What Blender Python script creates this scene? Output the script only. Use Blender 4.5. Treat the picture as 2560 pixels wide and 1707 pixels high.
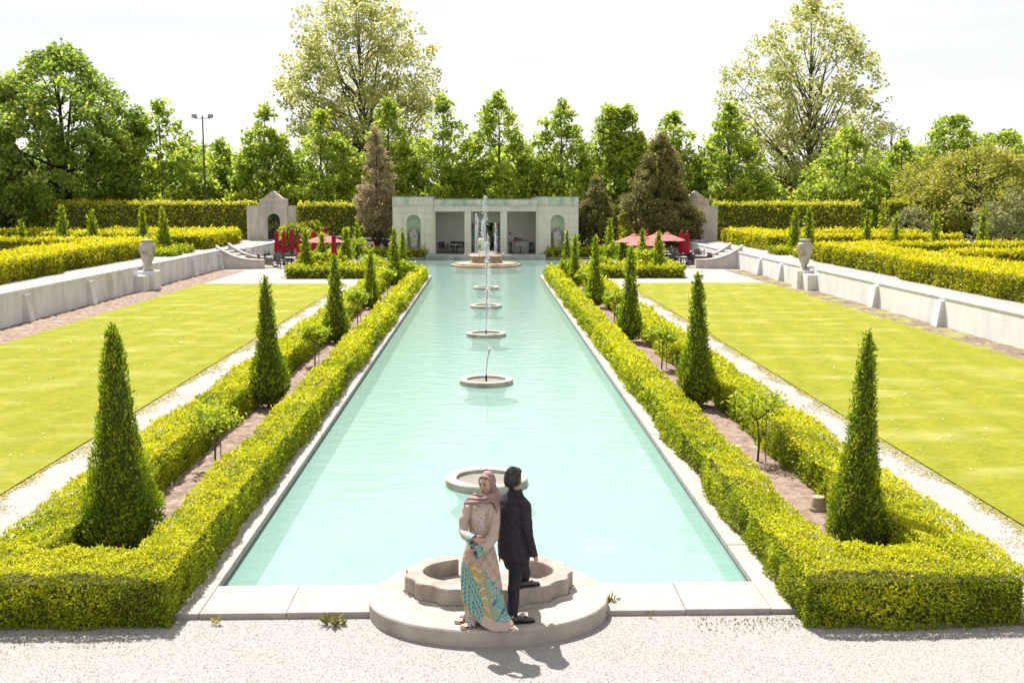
import bpy, math, random
import numpy as np
from mathutils import Vector, Matrix

for o in list(bpy.data.objects): bpy.data.objects.remove(o)
SC = bpy.context.scene
COL = SC.collection
R = math.radians
random.seed(7)
RNG = np.random.default_rng(11)

# ------------------------------------------------------------------ camera
F = 2721.1; CXP, CYP = 1280.0, 853.5          # focal length and centre in photo pixels (2560 wide)
PITCH = math.atan(360.3 / F); YAW = math.atan(65.3 / F); CAMH = 4.9
cam = bpy.data.cameras.new('camera'); camo = bpy.data.objects.new('camera', cam); COL.objects.link(camo)
cam.sensor_width = 36.0; cam.lens = F / 2560 * 36.0; cam.clip_end = 3000; cam.clip_start = 0.1
camo.location = (0, 0, CAMH); camo.rotation_euler = (R(90) - PITCH, 0, -YAW)
SC.camera = camo

# ------------------------------------------------------------------ sky, sun, exposure
SUN_DIR = Vector((-0.42, 0.91, 0)).normalized() * math.cos(R(59)) + Vector((0, 0, math.sin(R(59))))
world = bpy.data.worlds.new('World'); SC.world = world; world.use_nodes = True
wn = world.node_tree.nodes; wl = world.node_tree.links
bg = wn['Background']; bg.inputs['Strength'].default_value = 0.1
sky = wn.new('ShaderNodeTexSky'); sky.sky_type = 'NISHITA'; sky.sun_disc = False
sky.sun_elevation = R(59); sky.sun_rotation = math.atan2(SUN_DIR.x, SUN_DIR.y)
tc = wn.new('ShaderNodeTexCoord'); mp = wn.new('ShaderNodeMapping'); mp.inputs['Scale'].default_value = (1.2, 1.2, 9.0)
mp.inputs['Rotation'].default_value = (0, R(6), 0)
ns = wn.new('ShaderNodeTexNoise'); ns.inputs['Scale'].default_value = 1.6; ns.inputs['Detail'].default_value = 6
cr = wn.new('ShaderNodeValToRGB'); cr.color_ramp.elements[0].position = 0.40; cr.color_ramp.elements[1].position = 0.86
cr.color_ramp.elements[0].color = (3.32, 3.29, 3.26, 1); cr.color_ramp.elements[1].color = (4.7, 4.65, 4.6, 1)
mx = wn.new('ShaderNodeMixRGB'); mx.inputs['Fac'].default_value = 0.93
wl.new(tc.outputs['Generated'], mp.inputs['Vector']); wl.new(mp.outputs[0], ns.inputs['Vector'])
wl.new(ns.outputs['Fac'], cr.inputs['Fac']); wl.new(sky.outputs[0], mx.inputs['Color1']); wl.new(cr.outputs[0], mx.inputs['Color2'])
wl.new(mx.outputs[0], bg.inputs['Color'])
sl = bpy.data.lights.new('sun', 'SUN'); sl.energy = 4.0; sl.angle = R(0.6); sl.color = (1, 0.955, 0.89)
so = bpy.data.objects.new('sun', sl); COL.objects.link(so); so.location = (-20, 40, 60)
so.rotation_euler = (-SUN_DIR).to_track_quat('-Z', 'Y').to_euler()
SC.view_settings.view_transform = 'Standard'; SC.view_settings.look = 'None'
SC.view_settings.exposure = 1.48; SC.view_settings.gamma = 1.0; SC.view_settings.use_curve_mapping = False
SC.cycles.max_bounces = 8; SC.cycles.transparent_max_bounces = 12; SC.cycles.diffuse_bounces = 5
SC.cycles.glossy_bounces = 2; SC.cycles.transmission_bounces = 4
SC.cycles.caustics_reflective = False; SC.cycles.caustics_refractive = False
SC.cycles.use_denoising = True

# ------------------------------------------------------------------ helpers
def P(x, y, z=0.0, Y=None):
    """photo pixel (2560 wide) -> point on the plane at height z, or on the plane at depth Y"""
    u = (x - CXP) / F; v = (CYP - y) / F
    fy = math.cos(PITCH) + v * math.sin(PITCH); fz = -math.sin(PITCH) + v * math.cos(PITCH)
    X = u * math.cos(YAW) + fy * math.sin(YAW); Yd = -u * math.sin(YAW) + fy * math.cos(YAW)
    t = Y / Yd if Y is not None else (z - CAMH) / fz
    return Vector((X * t, Yd * t, CAMH + fz * t))

def link(o): COL.objects.link(o); return o

def tag(o, label=None, cat=None, group=None, kind=None):
    if label: o['label'] = label
    if cat: o['category'] = cat
    if group: o['group'] = group
    if kind: o['kind'] = kind
    return o

def thing(name, label, cat, loc=(0, 0, 0), group=None, rz=0.0):
    o = bpy.data.objects.new(name, None); o.location = loc; o.rotation_euler = (0, 0, rz)
    o.empty_display_size = 0.2
    return tag(link(o), label, cat, group)

def put(name, me, mat, parent=None, world_coords=True):
    o = bpy.data.objects.new(name, me)
    if mat is not None:
        for m in (mat if isinstance(mat, (list, tuple)) else [mat]): me.materials.append(m)
    if parent is not None:
        o.parent = parent
        if world_coords:
            off = Vector((0, 0, 0)); q = parent
            while q is not None: off += q.location; q = q.parent
            me.transform(Matrix.Translation(-off))
    return link(o)

class MB:
    def __init__(s): s.v = []; s.f = []
    def add(s, vs, fs):
        n = len(s.v); s.v += [tuple(p) for p in vs]; s.f += [tuple(i + n for i in f) for f in fs]; return s
    def box(s, x0, x1, y0, y1, z0, z1):
        return s.add([(x0,y0,z0),(x1,y0,z0),(x1,y1,z0),(x0,y1,z0),(x0,y0,z1),(x1,y0,z1),(x1,y1,z1),(x0,y1,z1)],
              [(0,3,2,1),(4,5,6,7),(0,1,5,4),(1,2,6,5),(2,3,7,6),(3,0,4,7)])
    def bbox(s, x0, x1, y0, y1, z0, z1, b=0.02):
        """box with chamfered top and vertical edges"""
        def ring(i, z): return [(x0+i,y0+b,z),(x0+b,y0+i,z),(x1-b,y0+i,z),(x1-i,y0+b,z),(x1-i,y1-b,z),(x1-b,y1-i,z),(x0+b,y1-i,z),(x0+i,y1-b,z)]
        return s.rings([ring(0, z0), ring(0, z1-b), ring(b*0.9, z1)])
    def rings(s, rs, closed=True, caps=True):
        n = len(rs[0]); vs = [p for r in rs for p in r]; fs = []
        for i in range(len(rs)-1):
            for j in range(n if closed else n-1):
                k = (j+1) % n; fs.append((i*n+j, i*n+k, (i+1)*n+k, (i+1)*n+j))
        if caps and closed: fs.append(tuple(range(n-1, -1, -1))); fs.append(tuple(range((len(rs)-1)*n, len(rs)*n)))
        return s.add(vs, fs)
    def prism(s, poly, z0, z1):
        return s.rings([[(x,y,z0) for x,y in poly],[(x,y,z1) for x,y in poly]])
    def prism_y(s, poly, y0, y1):
        """polygon in x,z extruded in y"""
        return s.rings([[(x,y0,z) for x,z in poly],[(x,y1,z) for x,z in poly]])
    def lathe(s, prof, c=(0,0,0), seg=24, pleat=0, amp=0.0):
        rs = []
        for r, z in prof:
            rs.append([(c[0]+r*(1+amp*math.cos(pleat*2*math.pi*j/seg))*math.cos(2*math.pi*j/seg),
                        c[1]+r*(1+amp*math.cos(pleat*2*math.pi*j/seg))*math.sin(2*math.pi*j/seg), c[2]+z) for j in range(seg)])
        return s.rings(rs)
    def tube(s, pts, rad, seg=8, caps=True):
        pts = [Vector(p) for p in pts]; n = len(pts)
        if not isinstance(rad, (list, tuple)): rad = [rad]*n
        rs = []; ref = None
        for i in range(n):
            d = (pts[min(i+1,n-1)]-pts[max(i-1,0)]).normalized()
            if ref is None: ref = d.orthogonal().normalized()
            a = (ref - d*ref.dot(d));
            a = a.normalized() if a.length > 1e-6 else d.orthogonal().normalized()
            ref = a; b = d.cross(a); r = rad[i]
            ra, rb = r if isinstance(r, (list, tuple)) else (r, r)
            rs.append([pts[i]+a*(ra*math.cos(2*math.pi*j/seg))+b*(rb*math.sin(2*math.pi*j/seg)) for j in range(seg)])
        return s.rings(rs, caps=caps)
    def ell(s, c, r, seg=12, nr=8, rot=None):
        rs = []
        for i in range(nr+1):
            t = math.pi*(0.03+0.94*i/nr); ring = []
            for j in range(seg):
                a = 2*math.pi*j/seg
                p = Vector((r[0]*math.sin(t)*math.cos(a), r[1]*math.sin(t)*math.sin(a), -r[2]*math.cos(t)))
                if rot is not None: p = rot @ p
                ring.append(Vector(c)+p)
            rs.append(ring)
        return s.rings(rs)
    def mesh(s, name, smooth=False):
        me = bpy.data.meshes.new(name); me.from_pydata(s.v, [], s.f)
        if smooth: me.polygons.foreach_set('use_smooth', [True]*len(me.polygons))
        me.update(); return me
    def build(s, name, mat, parent=None, smooth=False, wc=True):
        return put(name, s.mesh(name, smooth), mat, parent, wc)

def copy_tree(o, parent=None):
    c = o.copy(); link(c); c.parent = parent
    for ch in list(o.children): copy_tree(ch, c)
    return c

def struct(name, mb, mat, smooth=False):
    return tag(mb.build(name, mat, None, smooth), kind='structure')

def voxel(name, mb, vox, mat, parent, smooth_it=6, fac=0.5):
    """weld the shapes of one builder into a single continuous skin"""
    me = mb.mesh(name); o = bpy.data.objects.new(name, me); link(o)
    m = o.modifiers.new('r', 'REMESH'); m.mode = 'VOXEL'; m.voxel_size = vox
    if smooth_it:
        m2 = o.modifiers.new('s', 'SMOOTH'); m2.iterations = smooth_it; m2.factor = fac
    dg = bpy.context.evaluated_depsgraph_get()
    me2 = bpy.data.meshes.new_from_object(o.evaluated_get(dg))
    bpy.data.objects.remove(o); bpy.data.meshes.remove(me)
    me2.name = name; me2.polygons.foreach_set('use_smooth', [True]*len(me2.polygons))
    return put(name, me2, mat, parent)

# ------------------------------------------------------------------ materials
def mat(name, c1, c2=None, rough=0.8, scale=6.0, bump=0.0, bscale=None, c3=None, scale3=1.0, detail=6.0, spec=0.3,
        metal=0.0, dist=0.02, stretch=None, ramp=(0.35, 0.65), vor=False, amt3=(0.5, 0.72)):
    m = bpy.data.materials.new(name); m.use_nodes = True; nt = m.node_tree; N = nt.nodes; L = nt.links
    b = N['Principled BSDF']; b.inputs['Roughness'].default_value = rough; b.inputs['Metallic'].default_value = metal
    b.inputs['Specular IOR Level'].default_value = spec
    c4 = lambda c: (c[0], c[1], c[2], 1)
    b.inputs['Base Color'].default_value = c4(c1)
    if c2 is not None or bump:
        g = N.new('ShaderNodeNewGeometry'); mpn = N.new('ShaderNodeMapping'); L.new(g.outputs['Position'], mpn.inputs['Vector'])
        if stretch: mpn.inputs['Scale'].default_value = stretch[:3]; mpn.inputs['Rotation'].default_value = (0, 0, stretch[3] if len(stretch) > 3 else 0)
    if c2 is not None:
        if vor:
            n = N.new('ShaderNodeTexVoronoi'); n.inputs['Scale'].default_value = scale
            sp = N.new('ShaderNodeSeparateColor'); L.new(n.outputs['Color'], sp.inputs[0]); fac = sp.outputs[0]
        else:
            n = N.new('ShaderNodeTexNoise'); n.inputs['Scale'].default_value = scale; n.inputs['Detail'].default_value = detail; fac = n.outputs['Fac']
        L.new(mpn.outputs[0], n.inputs['Vector'])
        r = N.new('ShaderNodeValToRGB'); r.color_ramp.elements[0].position = ramp[0]; r.color_ramp.elements[1].position = ramp[1]
        r.color_ramp.elements[0].color = c4(c1); r.color_ramp.elements[1].color = c4(c2)
        L.new(fac, r.inputs['Fac']); out = r.outputs[0]
        if c3 is not None:
            n3 = N.new('ShaderNodeTexNoise'); n3.inputs['Scale'].default_value = scale3; n3.inputs['Detail'].default_value = 5
            L.new(mpn.outputs[0], n3.inputs['Vector'])
            r3 = N.new('ShaderNodeValToRGB'); r3.color_ramp.elements[0].position = amt3[0]; r3.color_ramp.elements[1].position = amt3[1]
            L.new(n3.outputs['Fac'], r3.inputs['Fac'])
            mm = N.new('ShaderNodeMixRGB'); L.new(r3.outputs[0], mm.inputs['Fac']); L.new(out, mm.inputs['Color1']); mm.inputs['Color2'].default_value = c4(c3)
            out = mm.outputs[0]
        L.new(out, b.inputs['Base Color'])
    if bump:
        nb = N.new('ShaderNodeTexVoronoi' if vor else 'ShaderNodeTexNoise'); nb.inputs['Scale'].default_value = bscale or scale*3
        if not vor: nb.inputs['Detail'].default_value = 8
        L.new(mpn.outputs[0], nb.inputs['Vector'])
        bp = N.new('ShaderNodeBump'); bp.inputs['Strength'].default_value = bump; bp.inputs['Distance'].default_value = dist
        L.new(nb.outputs[0], bp.inputs['Height']); L.new(bp.outputs[0], b.inputs['Normal'])
    return m

def leafmat(name, cols, trans=0.35, rough=0.55, tint=(1.0, 1.0, 1.0), spec=0.25):
    """leaf: colour by the per-leaf number 'rnd', diffuse plus light coming through"""
    m = bpy.data.materials.new(name); m.use_nodes = True; nt = m.node_tree; N = nt.nodes; L = nt.links
    b = N['Principled BSDF']; b.inputs['Roughness'].default_value = rough; b.inputs['Specular IOR Level'].default_value = spec
    a = N.new('ShaderNodeAttribute'); a.attribute_name = 'rnd'
    r = N.new('ShaderNodeValToRGB')
    while len(r.color_ramp.elements) < len(cols): r.color_ramp.elements.new(0.5)
    for i, c in enumerate(cols):
        e = r.color_ramp.elements[i]; e.position = i/(len(cols)-1); e.color = (*c, 1)
    L.new(a.outputs['Fac'], r.inputs['Fac']); L.new(r.outputs[0], b.inputs['Base Color'])
    t = N.new('ShaderNodeBsdfTranslucent'); mm = N.new('ShaderNodeMixRGB'); mm.blend_type = 'MULTIPLY'; mm.inputs['Fac'].default_value = 1
    mm.inputs['Color2'].default_value = (*tint, 1); L.new(r.outputs[0], mm.inputs['Color1']); L.new(mm.outputs[0], t.inputs['Color'])
    s = N.new('ShaderNodeMixShader'); s.inputs['Fac'].default_value = trans
    L.new(b.outputs[0], s.inputs[1]); L.new(t.outputs[0], s.inputs[2]); L.new(s.outputs[0], N['Material Output'].inputs['Surface'])
    return m

# ------------------------------------------------------------------ leaves
def unit(a): return a / np.maximum(np.linalg.norm(a, axis=1, keepdims=True), 1e-9)
def wob(p, k, seed=0):
    """smooth noise in [-1,1] at points p"""
    g = np.random.default_rng(100+seed); s = 0
    for i in range(5):
        d = g.normal(size=3); d /= np.linalg.norm(d)
        s = s + np.sin((p @ d)*k*(0.6+0.35*i) + g.uniform(0, 6.28))
    return s/3.0

def leaf_mesh(name, pts, axis, nrm, ln, wd, rnd, mt, parent, droop=0.12):
    n = len(pts); axis = unit(axis); side = unit(np.cross(axis, nrm)); nn = np.cross(side, axis)
    ln = np.broadcast_to(np.asarray(ln, float), (n,))[:, None]; wd = np.broadcast_to(np.asarray(wd, float), (n,))[:, None]
    base = pts - axis*ln*0.35; mid = pts + axis*ln*0.1
    v = np.stack([base, mid + side*wd*0.5, pts + axis*ln*0.65 - nn*ln*droop, mid - side*wd*0.5], 1).reshape(-1, 3)
    me = bpy.data.meshes.new(name)
    me.vertices.add(4*n); me.vertices.foreach_set('co', v.astype(np.float32).ravel())
    me.loops.add(4*n); me.loops.foreach_set('vertex_index', np.arange(4*n, dtype=np.int32))
    me.polygons.add(n); me.polygons.foreach_set('loop_start', np.arange(0, 4*n, 4, dtype=np.int32))
    try: me.polygons.foreach_set('loop_total', np.full(n, 4, dtype=np.int32))
    except Exception: pass
    at = me.attributes.new('rnd', 'FLOAT', 'FACE'); at.data.foreach_set('value', np.clip(rnd, 0, 1).astype(np.float32))
    me.update(calc_edges=True)
    return put(name, me, mt, parent)
# ------------------------------------------------------------------ material library
M = {}
M['gravel'] = mat('gravel', (0.221, 0.205, 0.197), (0.283, 0.267, 0.257), 0.9, 70, 0.5, 70, (0.21, 0.18, 0.145), 0.5, dist=0.012, vor=True, ramp=(0.0, 0.6), amt3=(0.6, 0.95))
M['gravel_stone'] = mat('gravel_stone', (0.232, 0.216, 0.205), (0.346, 0.329, 0.313), 0.85, 40, vor=True, ramp=(0.0, 0.8))
M['ground'] = mat('ground', (0.05, 0.08, 0.02), (0.10, 0.12, 0.03), 0.95, 0.6)
M['lawn'] = mat('lawn', (0.18, 0.195, 0.010), (0.26, 0.262, 0.026), 0.95, 9.0, 0.9, 45, (0.33, 0.32, 0.10), 0.6, detail=12, dist=0.05, stretch=(0.65, 1.4, 1, R(32)), ramp=(0.28, 0.72), amt3=(0.5, 0.8), spec=0.1)
def mow(m):
    # faint mowing bands, the grass laid one way and the other
    nt = m.node_tree; b = nt.nodes['Principled BSDF']; src = b.inputs['Base Color'].links[0].from_socket
    g = nt.nodes.new('ShaderNodeNewGeometry'); mp_ = nt.nodes.new('ShaderNodeMapping'); mp_.inputs['Rotation'].default_value = (0, 0, R(8)); nt.links.new(g.outputs['Position'], mp_.inputs['Vector'])
    w = nt.nodes.new('ShaderNodeTexWave'); w.inputs['Scale'].default_value = 0.28; w.inputs['Distortion'].default_value = 4.5; w.inputs['Detail'].default_value = 3; w.inputs['Detail Scale'].default_value = 2.5; nt.links.new(mp_.outputs[0], w.inputs['Vector'])
    r = nt.nodes.new('ShaderNodeValToRGB'); r.color_ramp.elements[0].color = (.80, .84, .8, 1); r.color_ramp.elements[1].color = (1.12, 1.09, 1.1, 1); nt.links.new(w.outputs['Fac'], r.inputs['Fac'])
    x = nt.nodes.new('ShaderNodeMixRGB'); x.blend_type = 'MULTIPLY'; x.inputs['Fac'].default_value = .35; nt.links.new(src, x.inputs['Color1']); nt.links.new(r.outputs[0], x.inputs['Color2']); nt.links.new(x.outputs[0], b.inputs['Base Color'])
mow(M['lawn'])
M['soil'] = mat('soil', (0.143, 0.097, 0.073), (0.264, 0.193, 0.154), 0.95, 5, 0.8, 22, (0.26, 0.2, 0.13), 1.4, dist=0.05, amt3=(0.55, 0.8))
M['soil_green'] = mat('soil_green', (0.11, 0.075, 0.055), (0.19, 0.14, 0.11), 0.95, 5, 0.8, 22, (0.22, 0.22, 0.06), 1.1, dist=0.05, amt3=(0.47, 0.62))
M['coping'] = mat('coping', (0.287, 0.255, 0.228), (0.35, 0.318, 0.292), 0.85, 3.5, 0.25, 40, (0.20, 0.17, 0.145), 1.3, dist=0.01, amt3=(0.58, 0.85))
M['plat'] = mat('platform_concrete', (0.292, 0.252, 0.212), (0.374, 0.338, 0.303), 0.85, 2.6, 0.3, 45, (0.2, 0.155, 0.12), 2.1, dist=0.008, amt3=(0.57, 0.85))
M['basin'] = mat('basin_stone', (0.239, 0.196, 0.163), (0.334, 0.292, 0.259), 0.9, 5.5, 0.45, 60, (0.15, 0.115, 0.088), 3.1, dist=0.01, amt3=(0.55, 0.85))
M['ring'] = mat('ring_concrete', (0.34, 0.315, 0.255), (0.411, 0.39, 0.34), 0.8, 6, 0.2, 50, (0.19, 0.18, 0.11), 3, dist=0.006)
M['fount'] = mat('fountain_stone', (0.25, 0.165, 0.10), (0.33, 0.235, 0.155), 0.75, 4, 0.25, 30, (0.36, 0.30, 0.24), 1.2)
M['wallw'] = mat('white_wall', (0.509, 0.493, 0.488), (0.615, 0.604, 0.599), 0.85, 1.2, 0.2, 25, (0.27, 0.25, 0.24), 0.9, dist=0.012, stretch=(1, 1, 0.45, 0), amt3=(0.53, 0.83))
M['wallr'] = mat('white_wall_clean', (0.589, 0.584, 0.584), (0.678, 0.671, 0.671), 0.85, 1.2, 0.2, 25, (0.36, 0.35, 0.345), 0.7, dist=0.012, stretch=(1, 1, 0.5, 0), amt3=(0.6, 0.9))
M['stone'] = mat('grey_stone', (0.419, 0.372, 0.333), (0.558, 0.504, 0.457), 0.88, 2.2, 0.2, 30, (0.32, 0.285, 0.275), 0.8, stretch=(1, 1, 0.35, 0), amt3=(0.5, 0.8))
M['stair'] = mat('stair_stone', (0.405, 0.358, 0.32), (0.509, 0.464, 0.424), 0.88, 1.6, 0.2, 30, (0.28, 0.235, 0.205), 0.9, stretch=(1, 1, 0.6, 0), amt3=(0.52, 0.82))
M['pav'] = mat('pavilion_stone', (0.492, 0.462, 0.378), (0.588, 0.558, 0.474), 0.88, 1.1, 0.15, 20, (0.42, 0.415, 0.335), 0.55, stretch=(1, 1, 0.4, 0), amt3=(0.48, 0.75))
M['pavtop'] = mat('pavilion_verdigris', (0.48, 0.468, 0.384), (0.564, 0.546, 0.468), 0.88, 1.3, 0.15, 20, (0.24, 0.36, 0.295), 0.9, stretch=(1.3, 1, 0.45, 0), amt3=(0.45, 0.68))
M['niche'] = mat('niche_plaster', (0.413, 0.463, 0.338), (0.525, 0.562, 0.45), 0.9, 1.5)
M['inner'] = mat('pavilion_inner_wall', (0.55, 0.53, 0.47), (0.62, 0.60, 0.54), 0.9, 0.9)
M['floorp'] = mat('pavilion_floor', (0.32, 0.25, 0.22), (0.38, 0.31, 0.28), 0.8, 2)
M['roofm'] = mat('roof_metal', (0.12, 0.12, 0.125), (0.18, 0.18, 0.185), 0.5, 4)
M['stepw'] = mat('pavilion_step', (0.28, 0.301, 0.273), (0.364, 0.371, 0.336), 0.85, 1.5, c3=(0.16, 0.19, 0.17), scale3=0.8)
M['urn'] = mat('urn_stone', (0.342, 0.304, 0.267), (0.438, 0.402, 0.365), 0.85, 5, 0.2, 40, (0.15, 0.13, 0.115), 2.4)
M['urnd'] = mat('urn_dark', (0.07, 0.05, 0.045), (0.12, 0.09, 0.08), 0.7, 5)
M['iron'] = mat('wrought_iron', (0.028, 0.027, 0.03), (0.05, 0.048, 0.05), 0.5, 20)
M['irondark'] = mat('dark_opening', (0.018, 0.017, 0.018), (0.03, 0.03, 0.03), 0.9, 3)
M['poolfloor'] = mat('pool_floor', (0.322, 0.387, 0.365), (0.348, 0.405, 0.387), 0.8, 1.1, c3=(0.43, 0.46, 0.45), scale3=0.7)
M['poolside'] = mat('pool_side', (0.13, 0.40, 0.33), (0.17, 0.43, 0.36), 0.8, 2.0)
M['poolwall'] = mat('pool_wall', (0.16, 0.16, 0.13), (0.24, 0.23, 0.20), 0.85, 7)
M['black'] = mat('black_metal', (0.018, 0.018, 0.02), None, 0.45)
M['greym'] = mat('grey_metal', (0.16, 0.17, 0.17), (0.2, 0.21, 0.21), 0.5, 10)
M['sling'] = mat('chair_sling', (0.07, 0.06, 0.055), (0.1, 0.085, 0.075), 0.8, 30)
M['whitep'] = mat('white_paint', (0.36, 0.36, 0.36), (0.4, 0.4, 0.4), 0.6, 3)
M['pale'] = mat('pale_table', (0.3, 0.29, 0.27), (0.35, 0.34, 0.32), 0.6, 4)
M['wood'] = mat('wood', (0.20, 0.11, 0.05), (0.28, 0.16, 0.08), 0.6, 8)
M['fence'] = mat('weathered_wood', (0.10, 0.08, 0.06), (0.17, 0.14, 0.11), 0.85, 8)
M['bark'] = mat('bark', (0.07, 0.052, 0.04), (0.13, 0.10, 0.08), 0.95, 8, 0.5, 20)
M['barkd'] = mat('bark_dark', (0.035, 0.026, 0.022), (0.06, 0.045, 0.038), 0.95, 6, 0.5, 15)
M['twig'] = mat('twig', (0.085, 0.065, 0.05), (0.15, 0.12, 0.095), 0.9, 12)
M['stake'] = mat('stake', (0.14, 0.13, 0.12), (0.2, 0.19, 0.18), 0.7, 12)
M['pot'] = mat('plant_pot', (0.287, 0.235, 0.165), (0.322, 0.27, 0.191), 0.7, 6)
M['steel'] = mat('lamp_post', (0.05, 0.06, 0.06), (0.075, 0.09, 0.085), 0.6, 6)
M['lens'] = mat('floodlight_glass', (0.3, 0.3, 0.31), None, 0.2)
M['daisy'] = mat('daisy', (0.42, 0.42, 0.4), None, 0.8)

def clothmat(name, c1, c2, trans, scale=6):
    m = mat(name, c1, c2, 0.85, scale); nt = m.node_tree; b = nt.nodes['Principled BSDF']
    t = nt.nodes.new('ShaderNodeBsdfTranslucent'); src = b.inputs['Base Color'].links[0].from_socket
    nt.links.new(src, t.inputs['Color']); s = nt.nodes.new('ShaderNodeMixShader'); s.inputs[0].default_value = trans
    nt.links.new(b.outputs[0], s.inputs[1]); nt.links.new(t.outputs[0], s.inputs[2]); nt.links.new(s.outputs[0], nt.nodes['Material Output'].inputs[0])
    return m
M['red'] = clothmat('red_canvas', (0.34, 0.012, 0.03), (0.42, 0.02, 0.045), 0.25)
M['redlit'] = clothmat('sunlit_red_canvas', (0.42, 0.16, 0.145), (0.47, 0.19, 0.17), 0.3)  # same red canvas, sunshine on and through it put into a paler colour

# foliage
M['core'] = mat('hedge_inner', (0.05, 0.055, 0.012), (0.085, 0.08, 0.02), 0.95, 9)
M['corey'] = mat('hedge_inner_yellow', (0.075, 0.075, 0.012), (0.11, 0.105, 0.016), 0.95, 9)
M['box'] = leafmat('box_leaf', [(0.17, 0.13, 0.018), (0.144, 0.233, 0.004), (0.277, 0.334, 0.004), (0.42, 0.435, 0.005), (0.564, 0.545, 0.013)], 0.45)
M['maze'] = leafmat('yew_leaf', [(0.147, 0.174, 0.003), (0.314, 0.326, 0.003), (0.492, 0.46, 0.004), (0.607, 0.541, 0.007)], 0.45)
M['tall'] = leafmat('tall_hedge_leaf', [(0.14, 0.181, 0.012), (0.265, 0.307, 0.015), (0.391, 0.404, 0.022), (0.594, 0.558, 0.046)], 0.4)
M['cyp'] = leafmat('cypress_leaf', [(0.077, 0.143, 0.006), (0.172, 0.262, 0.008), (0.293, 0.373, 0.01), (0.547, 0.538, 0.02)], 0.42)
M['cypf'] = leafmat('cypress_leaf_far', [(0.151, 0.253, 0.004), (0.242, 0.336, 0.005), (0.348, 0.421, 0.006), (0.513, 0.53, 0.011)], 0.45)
M['std'] = leafmat('shrub_leaf', [(0.193, 0.284, 0.014), (0.343, 0.416, 0.022), (0.514, 0.529, 0.039)], 0.5)
M['row'] = leafmat('pear_leaf', [(0.167, 0.246, 0.028), (0.284, 0.379, 0.042), (0.417, 0.494, 0.049), (0.6, 0.608, 0.103)], 0.62)
M['maple'] = leafmat('maple_leaf', [(0.129, 0.208, 0.03), (0.208, 0.308, 0.04), (0.337, 0.419, 0.061), (0.547, 0.559, 0.119)], 0.6)
M['poplar'] = leafmat('poplar_leaf', [(0.291, 0.325, 0.09), (0.422, 0.442, 0.136), (0.553, 0.532, 0.21), (0.698, 0.637, 0.33)], 0.62)
M['olive'] = leafmat('olive_leaf', [(0.218, 0.242, 0.037), (0.341, 0.337, 0.052), (0.464, 0.433, 0.074)], 0.6)
M['palegr'] = leafmat('pale_leaf', [(0.192, 0.21, 0.07), (0.272, 0.285, 0.112), (0.368, 0.36, 0.168)], 0.5)
M['jun'] = leafmat('juniper_leaf', [(0.126, 0.136, 0.038), (0.216, 0.193, 0.057), (0.318, 0.26, 0.09)], 0.4)
M['brown'] = leafmat('browned_conifer_leaf', [(0.269, 0.224, 0.109), (0.403, 0.329, 0.178), (0.538, 0.432, 0.246)], 0.45)
M['copper'] = leafmat('copper_leaf', [(0.05, 0.02, 0.02), (0.08, 0.035, 0.03)], 0.3)
M['golden'] = leafmat('golden_leaf', [(0.225, 0.21, 0.012), (0.345, 0.308, 0.014)], 0.4)
M['weed'] = leafmat('weed_leaf', [(0.09, 0.12, 0.012), (0.18, 0.19, 0.02), (0.2, 0.15, 0.05)], 0.3)
M['straw'] = leafmat('straw_grass', [(0.26, 0.257, 0.027), (0.364, 0.324, 0.063), (0.429, 0.365, 0.108)], 0.3)

def watermat(name, tintc, bump, ior=1.42, rough=0.02, sc=1.0, milk=None, mf=0.0):
    m = bpy.data.materials.new(name); m.use_nodes = True; nt = m.node_tree; N = nt.nodes; L = nt.links
    N.remove(N['Principled BSDF'])
    g = N.new('ShaderNodeNewGeometry'); mpn = N.new('ShaderNodeMapping'); mpn.inputs['Scale'].default_value = (1.0, 1.9, 1.0)
    L.new(g.outputs['Position'], mpn.inputs['Vector'])
    n1 = N.new('ShaderNodeTexNoise'); n1.inputs['Scale'].default_value = 1.5*sc; n1.inputs['Detail'].default_value = 5; n1.inputs['Distortion'].default_value = 0.7
    L.new(mpn.outputs[0], n1.inputs['Vector'])
    n2 = N.new('ShaderNodeTexNoise'); n2.inputs['Scale'].default_value = 9*sc; n2.inputs['Detail'].default_value = 3; L.new(mpn.outputs[0], n2.inputs['Vector'])
    ad = N.new('ShaderNodeMath'); ad.operation = 'MULTIPLY_ADD'; L.new(n2.outputs['Fac'], ad.inputs[0]); ad.inputs[1].default_value = 0.16; L.new(n1.outputs['Fac'], ad.inputs[2])
    bp = N.new('ShaderNodeBump'); bp.inputs['Strength'].default_value = bump; bp.inputs['Distance'].default_value = 0.06; L.new(ad.outputs[0], bp.inputs['Height'])
    fr = N.new('ShaderNodeFresnel'); fr.inputs['IOR'].default_value = ior; L.new(bp.outputs[0], fr.inputs['Normal'])
    tr = N.new('ShaderNodeBsdfTransparent'); tr.inputs['Color'].default_value = (*tintc, 1)
    gl = N.new('ShaderNodeBsdfGlossy'); gl.inputs['Roughness'].default_value = rough; gl.inputs['Color'].default_value = (.95, .97, .97, 1); L.new(bp.outputs[0], gl.inputs['Normal'])
    s = N.new('ShaderNodeMixShader'); L.new(fr.outputs[0], s.inputs[0]); 
    body = tr.outputs[0]
    if milk:
        df = N.new('ShaderNodeBsdfDiffuse'); df.inputs['Color'].default_value = (*milk, 1); ms = N.new('ShaderNodeMixShader'); ms.inputs[0].default_value = mf
        L.new(tr.outputs[0], ms.inputs[1]); L.new(df.outputs[0], ms.inputs[2]); body = ms.outputs[0]
    L.new(body, s.inputs[1]); L.new(gl.outputs[0], s.inputs[2])
    L.new(s.outputs[0], N['Material Output'].inputs['Surface']); return m
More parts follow.
